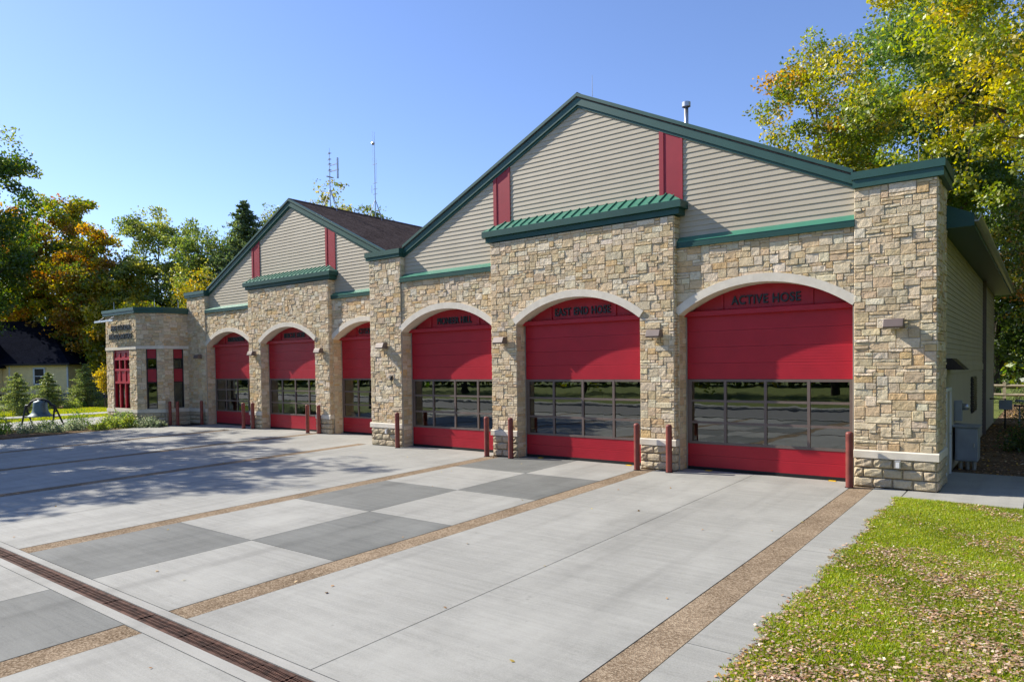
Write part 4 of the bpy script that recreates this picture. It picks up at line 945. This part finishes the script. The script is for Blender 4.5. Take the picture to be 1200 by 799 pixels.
# hedge-like dark undergrowth past the side yard
for i, (x, y, r_, h, l) in enumerate([(-.4, 9.5, .9, .85, 'dark shrub in the shaded side yard'), (.6, 12.5, 1.1, 1.0, 'larger dark shrub further along the side yard'), (.9, 3.6, .5, .9, 'small leafy bush at the landing slab corner'), (.2, 16.5, 1.2, 1.3, 'broad dark shrub halfway along the side yard'), (1.6, 20, 1.5, 1.7, 'tall dark shrub near the gas meter'), (-.4, 24.5, 1.3, 1.2, 'dark shrub beyond the end of the side wall'), (-1.6, 41.5, 1.8, 3.0, 'tall dark bush behind the left part of the rail fence'), (1.4, 42.5, 2.0, 3.4, 'tall dark bush behind the middle of the rail fence'), (4.6, 42.2, 1.9, 2.8, 'tall dark bush behind the right part of the rail fence')]):
    shrub(x, y, r_, h, l, [(.04, .075, .015), (.07, .12, .02)], 770+i, 1500, .09, z0=-.1, group='side yard shrubs')
# split rail fence past the side yard
r = thing('rail_fence', (0, 40, -.1), 'weathered split rail fence beyond the side yard', 'fence')
b = MB(); b.tube([(-6, 37.5, 1.25), (1, 38.2, 1.18), (8, 39, 1.2)], .09, 8); b.tube([(-6, 37.5, .65), (1, 38.2, .6), (8, 39, .62)], .09, 8); pieces(b, 'rail', M['wood'], r)
b = MB()
for x in (-5.8, -2.2, 1.2, 4.8, 7.8): b.box(x-.09, x+.09, 37.5+(x+6)*.105-.09, 37.5+(x+6)*.105+.09, -.15, 1.45)
pieces(b, 'post', M['wood'], r)

# ------------------------------------------------------------------ bell on its stand
bx, by, bz = -44.0, -3.65, -.07
u = Vector((R.x, R.y, 0)); v = Vector((-R.y, R.x, 0))
r = thing('bell_stand', (bx, by, bz), 'black iron stand with two A-shaped legs holding the old bell', 'bell stand')
def bp(a, c, z): p = Vector((bx, by, bz+z))+u*a+v*c; return p
for s in (-1, 1):
    b = MB(); b.tube([bp(s*.86, -.3, 0), bp(s*.8, 0, 1.1)], .05, 8); b.tube([bp(s*.86+.25, .25, 0), bp(s*.8, 0, 1.1)], .05, 8); b.tube([bp(s*.84, -.17, .5), bp(s*.84+.14, .14, .5)], .03, 8); b.tube([bp(s*.84, -.08, .8), bp(s*.84+.06, .06, .8)], .05, 8); b.build('leg', M['iron'], r)
b = MB(); b.tube([bp(-.8, 0, 1.1), bp(-.62, 0, 1.12), bp(-.5, 0, 1.3), bp(-.2, 0, 1.46), bp(.2, 0, 1.46), bp(.5, 0, 1.3), bp(.62, 0, 1.12), bp(.8, 0, 1.1)], [.07, .08, .07, .06, .06, .07, .08, .07], 8); b.build('yoke', M['iron'], r, smooth=True)
b = MB(); prof = [(.0005, 1.42), (.12, 1.42), (.14, 1.38), (.30, 1.34), (.335, 1.26), (.35, 1.0), (.39, .8), (.47, .66), (.60, .56), (.63, .52), (.6, .52), (.45, .62), (.0005, .7)]
b.lathe([(q, z) for q, z in prof], (bx, by, bz), 36); o = b.build('bell', M['belly'], at=(bx, by, bz+.52), smooth=True)
tag(o, 'large blue-grey bronze bell hanging in the iron stand', 'bell')

# ------------------------------------------------------------------ yellow house
def house():
    d = 76.; uu = Vector((R.x, R.y)); vv = Vector((-R.y, R.x))
    px = lambda q: (q-600)/813.9*d
    O = Vector((0, -18.1))+Vector((F.x, F.y)).normalized()*d
    x0, x1 = px(-60), px(80.)
    def W(a, c): p = O+uu*a+vv*c; return (p.x, p.y)
    t = thing('yellow_house', (*W((x0+x1)/2, 4), -.1), 'small yellow clapboard house with a dark roof on the far left', 'house')
    def pr(b, pts, z0, z1): b.prism([(*W(a, c), z0) for a, c in pts], (0, 0, z1-z0))
    b = MB(); h0, h1 = .62, 3.95
    P = lambda a, z, dd: (*W(a, -dd), z)
    clap(b, P, h0, h1, lambda z: (x0, x1), .14, .015); pr(b, [(x0, .001), (x1, .001), (x1, 7.5), (x0, 7.5)], h0, h1); b.build('wall', M['yhouse'], t)
    b = MB(); pr(b, [(x0+.05, .05), (x1-.05, .05), (x1-.05, 7.4), (x0+.05, 7.4)], -.15, h0); b.build('foundation', M['found'], t)
    b = MB(); pr(b, [(x1-.12, -.04), (x1+.02, -.04), (x1+.02, .1), (x1-.12, .1)], h0, h1); pr(b, [(px(11), -.04), (px(12.5), -.04), (px(12.5), .0), (px(11), .0)], h0, h1); b.build('corner_board', M['white'], t)
    a0, a1 = px(39.5), px(54); z0, z1 = 1.6, 3.5
    b = MB()
    for (p, q, zz0, zz1) in ((a0, a0+.18, z0, z1), (a1-.18, a1, z0, z1), (a0, a1, z1-.16, z1), (a0, a1, z0, z0+.16), (a0+.18, a1-.18, (z0+z1)/2-.04, (z0+z1)/2+.04)): pr(b, [(p, -.07), (q, -.07), (q, -.001), (p, -.001)], zz0, zz1)
    w_ = b.build('window', M['white'], t)
    b = MB(); pr(b, [(a0+.15, -.03), (a1-.15, -.03), (a1-.15, -.02), (a0+.15, -.02)], z0+.1, z1-.1); b.build('pane', M['frame_dark'], w_)
    # hipped shed roof in two tiers, as seen: eave line, lower ridge, higher rear ridge
    def RF_(pts, name='roof'):
        b = MB(); b.prism([(*W(a, c), z) for a, c, z in pts], (0, 0, -.15)); b.build(name, M['shingle_dark'], t)
    e0, e1 = x0-.5, x1+.5
    RF_([(e0, -.5, h1-.02), (e1, -.5, h1-.02), (px(36), 4.0, 7.0), (e0, 4.0, 7.0)]); RF_([(px(36), 4.0, 7.0), (e1, -.5, h1-.02), (e1, 8.3, h1-.02)]); RF_([(e0, 4.0, 7.0), (px(36), 4.0, 7.0), (e1, 8.3, h1-.02), (e0, 8.3, h1-.02)])
    RF_([(e0, 3.0, 6.3), (px(32), 3.0, 6.3), (px(24), 7, 9.1), (e0, 7, 9.1)]); RF_([(px(24), 7, 9.1), (px(32), 3.0, 6.3), (px(36), 11, 6.0)]); RF_([(px(36), 5, 6.2), (px(62), 5, 5.2), (px(56), 7, 7.1), (px(38), 7, 7.1)])
    b = MB(); pr(b, [(e0, -.52), (e1, -.52), (e1, -.48), (e0, -.48)], h1-.22, h1-.02); b.build('gutter', M['frame_dark'], t)
    # front gabled porch wing on the left
    b = MB(); g0, g1 = px(-60), px(4); b.prism([(*W(g0, -2), h0), (*W(g1, -2), h0), (*W(g1, -2), 3.6), (*W((g0+g1)/2, -2), 7.6), (*W(g0, -2), 3.6)], (vv.x*1.9, vv.y*1.9, 0)); b.build('porch_wing', M['yhouse'], t)
    b = MB(); q0 = Vector((*W(g1+.25, -2.15), 3.35)); q1 = Vector((*W((g0+g1)/2, -2.15), 7.85)); b.tube([q0, q1], .09, 6); b.tube([q0, Vector((*W(g1-.6, -2.15), 3.4))], .07, 6); b.build('barge_board', M['white'], t)
    b = MB(); b.prism([(*W(g1+.3, -2.2), 3.45), (*W((g0+g1)/2, -2.2), 7.95), (*W((g0+g1)/2, -2.2), 8.1), (*W(g1+.45, -2.2), 3.45)], (vv.x*4, vv.y*4, 0)); b.build('porch_roof', M['shingle_dark'], t)
house()
# parked car glimpsed between the sapling and the tower
def car(x, y, ang):
    t = thing('parked_car', (x, y, -.05), 'dark blue car parked beyond the sapling beside the tower', 'car'); c, s = math.cos(ang), math.sin(ang)
    def tr(b): b.v = [(x+p*c-q*s, y+p*s+q*c, z-.05) for p, q, z in b.v]; return b
    prof = [(-2.2, .35), (2.2, .35), (2.25, .7), (2.1, .9), (1.2, .98), (.6, 1.42), (-.9, 1.45), (-1.6, 1.0), (-2.2, .95)]
    b = MB(); b.prism([(p, -.85, z) for p, z in prof], (0, 1.7, 0)); tr(b).build('body', M['carblue'], t, bevel=.06)
    b = MB(); b.prism([(1.05, -.86, 1.0), (.55, -.86, 1.38), (-.85, -.86, 1.4), (-1.4, -.86, 1.02)], (0, 1.72, 0)); tr(b).build('window', M['frame_dark'], t)
    for p in (-1.35, 1.4):
        for q in (-.88, .7): b = MB(); b.tube([(p, q, .33), (p, q+.2, .33)], .33, 18); tr(b).build('wheel', M['tyre'], t)
car(-74.5, 11.9, 1.0)

# ------------------------------------------------------------------ lawn blades and fallen leaves
def frust(x, y): return True
def grass_patch(name, X, Y, Z, h, cols, label, seed, wd=.006):
    rg = np.random.default_rng(seed); n = len(X); an = rg.uniform(0, 2*np.pi, n); hh = h*rg.uniform(.45, 1.25, n); wdv = wd*rg.uniform(.7, 1.4, n)*(1 if np.isscalar(wd) else 1)
    lean = rg.normal(0, .38, (n, 2))*hh[:, None]
    B = np.stack([X, Y, Z], 1); dx = np.stack([np.cos(an), np.sin(an), np.zeros(n)], 1)*wdv[:, None]
    T = B+np.concatenate([lean, hh[:, None]], 1); Mi = B+np.concatenate([lean*.35, hh[:, None]*.55], 1)
    V = np.stack([B-dx, B+dx, Mi+dx*.7, T, Mi-dx*.7], 1).reshape(-1, 3).astype('f')
    me = bpy.data.meshes.new(name); me.vertices.add(5*n); me.vertices.foreach_set('co', V.ravel()); me.loops.add(5*n); me.loops.foreach_set('vertex_index', np.arange(5*n, dtype='i'))
    me.polygons.add(n); me.polygons.foreach_set('loop_start', np.arange(0, 5*n, 5, dtype='i')); me.polygons.foreach_set('loop_total', np.full(n, 5, 'i')); me.update(calc_edges=True); me.materials.append(M['blade'])
    ca = me.color_attributes.new('tint', 'FLOAT_COLOR', 'POINT'); cc = np.ones((n, 4), 'f'); cc[:, :3] = cols; ca.data.foreach_set('color', np.repeat(cc, 5, 0).ravel())
    o = bpy.data.objects.new(name, me); COL.objects.link(o); tag(o, label, 'grass', kind='stuff'); return o
rg = np.random.default_rng(3)
gzv = lambda y: -.05+.0177*np.clip(y, -24, 0)
def fbm(X, Y, s):
    return (np.sin(X*1.7*s+1.3*np.sin(Y*1.1*s+.5))+np.sin(Y*2.3*s+1.7*np.sin(X*1.9*s+2))+.6*np.sin(X*5.1*s+Y*4.3*s)+.5*np.sin(X*9.7*s-Y*7.9*s))/3.1
def edgex(Y): return -2.49+.05*np.sin(Y*2.1)+.04*np.sin(Y*5.3+1)+.025*np.sin(Y*13.)+.03*np.sin(Y*29+np.sin(Y*7)*2)
n = 420000
Y = rg.uniform(-13.5, -1.45, n); X = -2.68+rg.random(n)*4.4
keep = X > edgex(Y)+rg.normal(0, .045, n); X, Y = X[keep], Y[keep]
f = fbm(X, Y, .8); c1 = pal(rg, len(X), [(.27, .35, .018), (.38, .43, .025), (.14, .21, .012), (.5, .45, .09)], [4, 3, 2.2, 1.3]); c1 *= (1+.22*f)[:, None]
grass_patch('lawn_grass', X, Y, gzv(Y)-.012, .042+.014*f, c1, 'short sunlit lawn grass to the right of the driveway', 5)
n = 60000
Y = np.concatenate([rg.uniform(-24, -13.5, n//2), rg.uniform(-12, 20, n//2)]); X = np.concatenate([rg.uniform(-2.5, 8, n//2), rg.uniform(1.75, 9, n//2)])
grass_patch('lawn_grass', X, Y, gzv(Y)-.065, np.full(n, .08), pal(rg, n, [(.17, .23, .02), (.24, .29, .03), (.10, .16, .015)], [4, 3, 2]), 'lawn grass outside the frame on the right', 6, .012)
n = 90000      # left lawns
X = -rg.uniform(49.5, 64, n); Y = rg.uniform(-8, 22, n); k_ = (X < -55.3) | (X > -52.8); X, Y = X[k_], Y[k_]
grass_patch('lawn_grass', X, Y, np.full(len(X), -.115)+.0177*np.clip(Y, -24, 0), np.full(len(X), .1), pal(rg, len(X), [(.30, .36, .03), (.42, .42, .04), (.2, .27, .02), (.5, .42, .06)], [4, 3, 2, 1]), 'bright lawn grass between the walks on the left', 7, .02)
def litter(name, X, Y, Z, size, cols, label, seed):
    o = leaf_mesh(name, np.stack([X, Y, Z], 1), size, cols, M['litter'], None, (0, 0, 0), seed, flat=2.0, aspect=.62); tag(o, label, 'leaves', kind='stuff')
LC = [(.50, .34, .22), (.36, .22, .13), (.62, .48, .36), (.30, .17, .09), (.6, .35, .06), (.2, .11, .06)]
n = 380000
Y = rg.uniform(-13.5, -1.5, n); X = -2.5+rg.random(n)*4.2
pr_ = np.clip(-.10+.42*(X+2.2)/2.0+.36*(-Y-5)/6+.38*fbm(X+3, Y, 1.1), .012, 1)*np.clip(.45+.5*fbm(X, Y, 3.1), .04, 1)
k_ = (rg.random(n) < pr_) & (X > edgex(Y)-.05); X, Y = X[k_], Y[k_]
litter('fallen_leaves', X, Y, gzv(Y)+.008+rg.uniform(0, .028, len(X)), rg.uniform(.016, .058, len(X)), pal(rg, len(X), LC, [4, 3, 3, 2, .7, 1.6]), 'dry fallen leaves scattered over the right lawn', 8)
n = 700; Y = rg.uniform(-13, -1.6, n); X = edgex(Y)+rg.normal(-.01, .05, n)
litter('fallen_leaves', X, Y, gzv(Y)+rg.uniform(0, .02, n), .055, pal(rg, n, LC, [3, 3, 2, 3, .5, 2]), 'line of dry leaves caught along the edge of the lawn', 9)
n = 9000; X = -1.9+rg.random(n)**1*7; Y = rg.uniform(2.6, 34, n)
litter('fallen_leaves', X, Y, np.full(n, -.075)+rg.uniform(0, .03, n), .09, pal(rg, n, LC, [1, 3, 1, 4, 1.5, 4]), 'brown leaves covering the shaded side yard', 10)
n = 130; X = rg.uniform(-36, -3, n); Y = rg.uniform(-16, -.8, n)
litter('fallen_leaves', X, Y, gzv(Y)+.012, .06, pal(rg, n, [(.5, .3, .08), (.4, .22, .08), (.6, .45, .1)], [1, 1, 1]), 'a few stray leaves lying on the driveway', 12)
n = 9000; X = -rg.uniform(37.7, 42, n); Y = rg.uniform(-8.5, 1.2, n)
litter('ground_cover', X, Y, gzv(Y)-.04+rg.uniform(0, .07, n), .08, pal(rg, n, [(.16, .2, .05), (.3, .28, .1), (.4, .32, .18), (.1, .13, .03)], [3, 2, 2, 2]), 'low ground cover between the shrubs of the bed', 13)
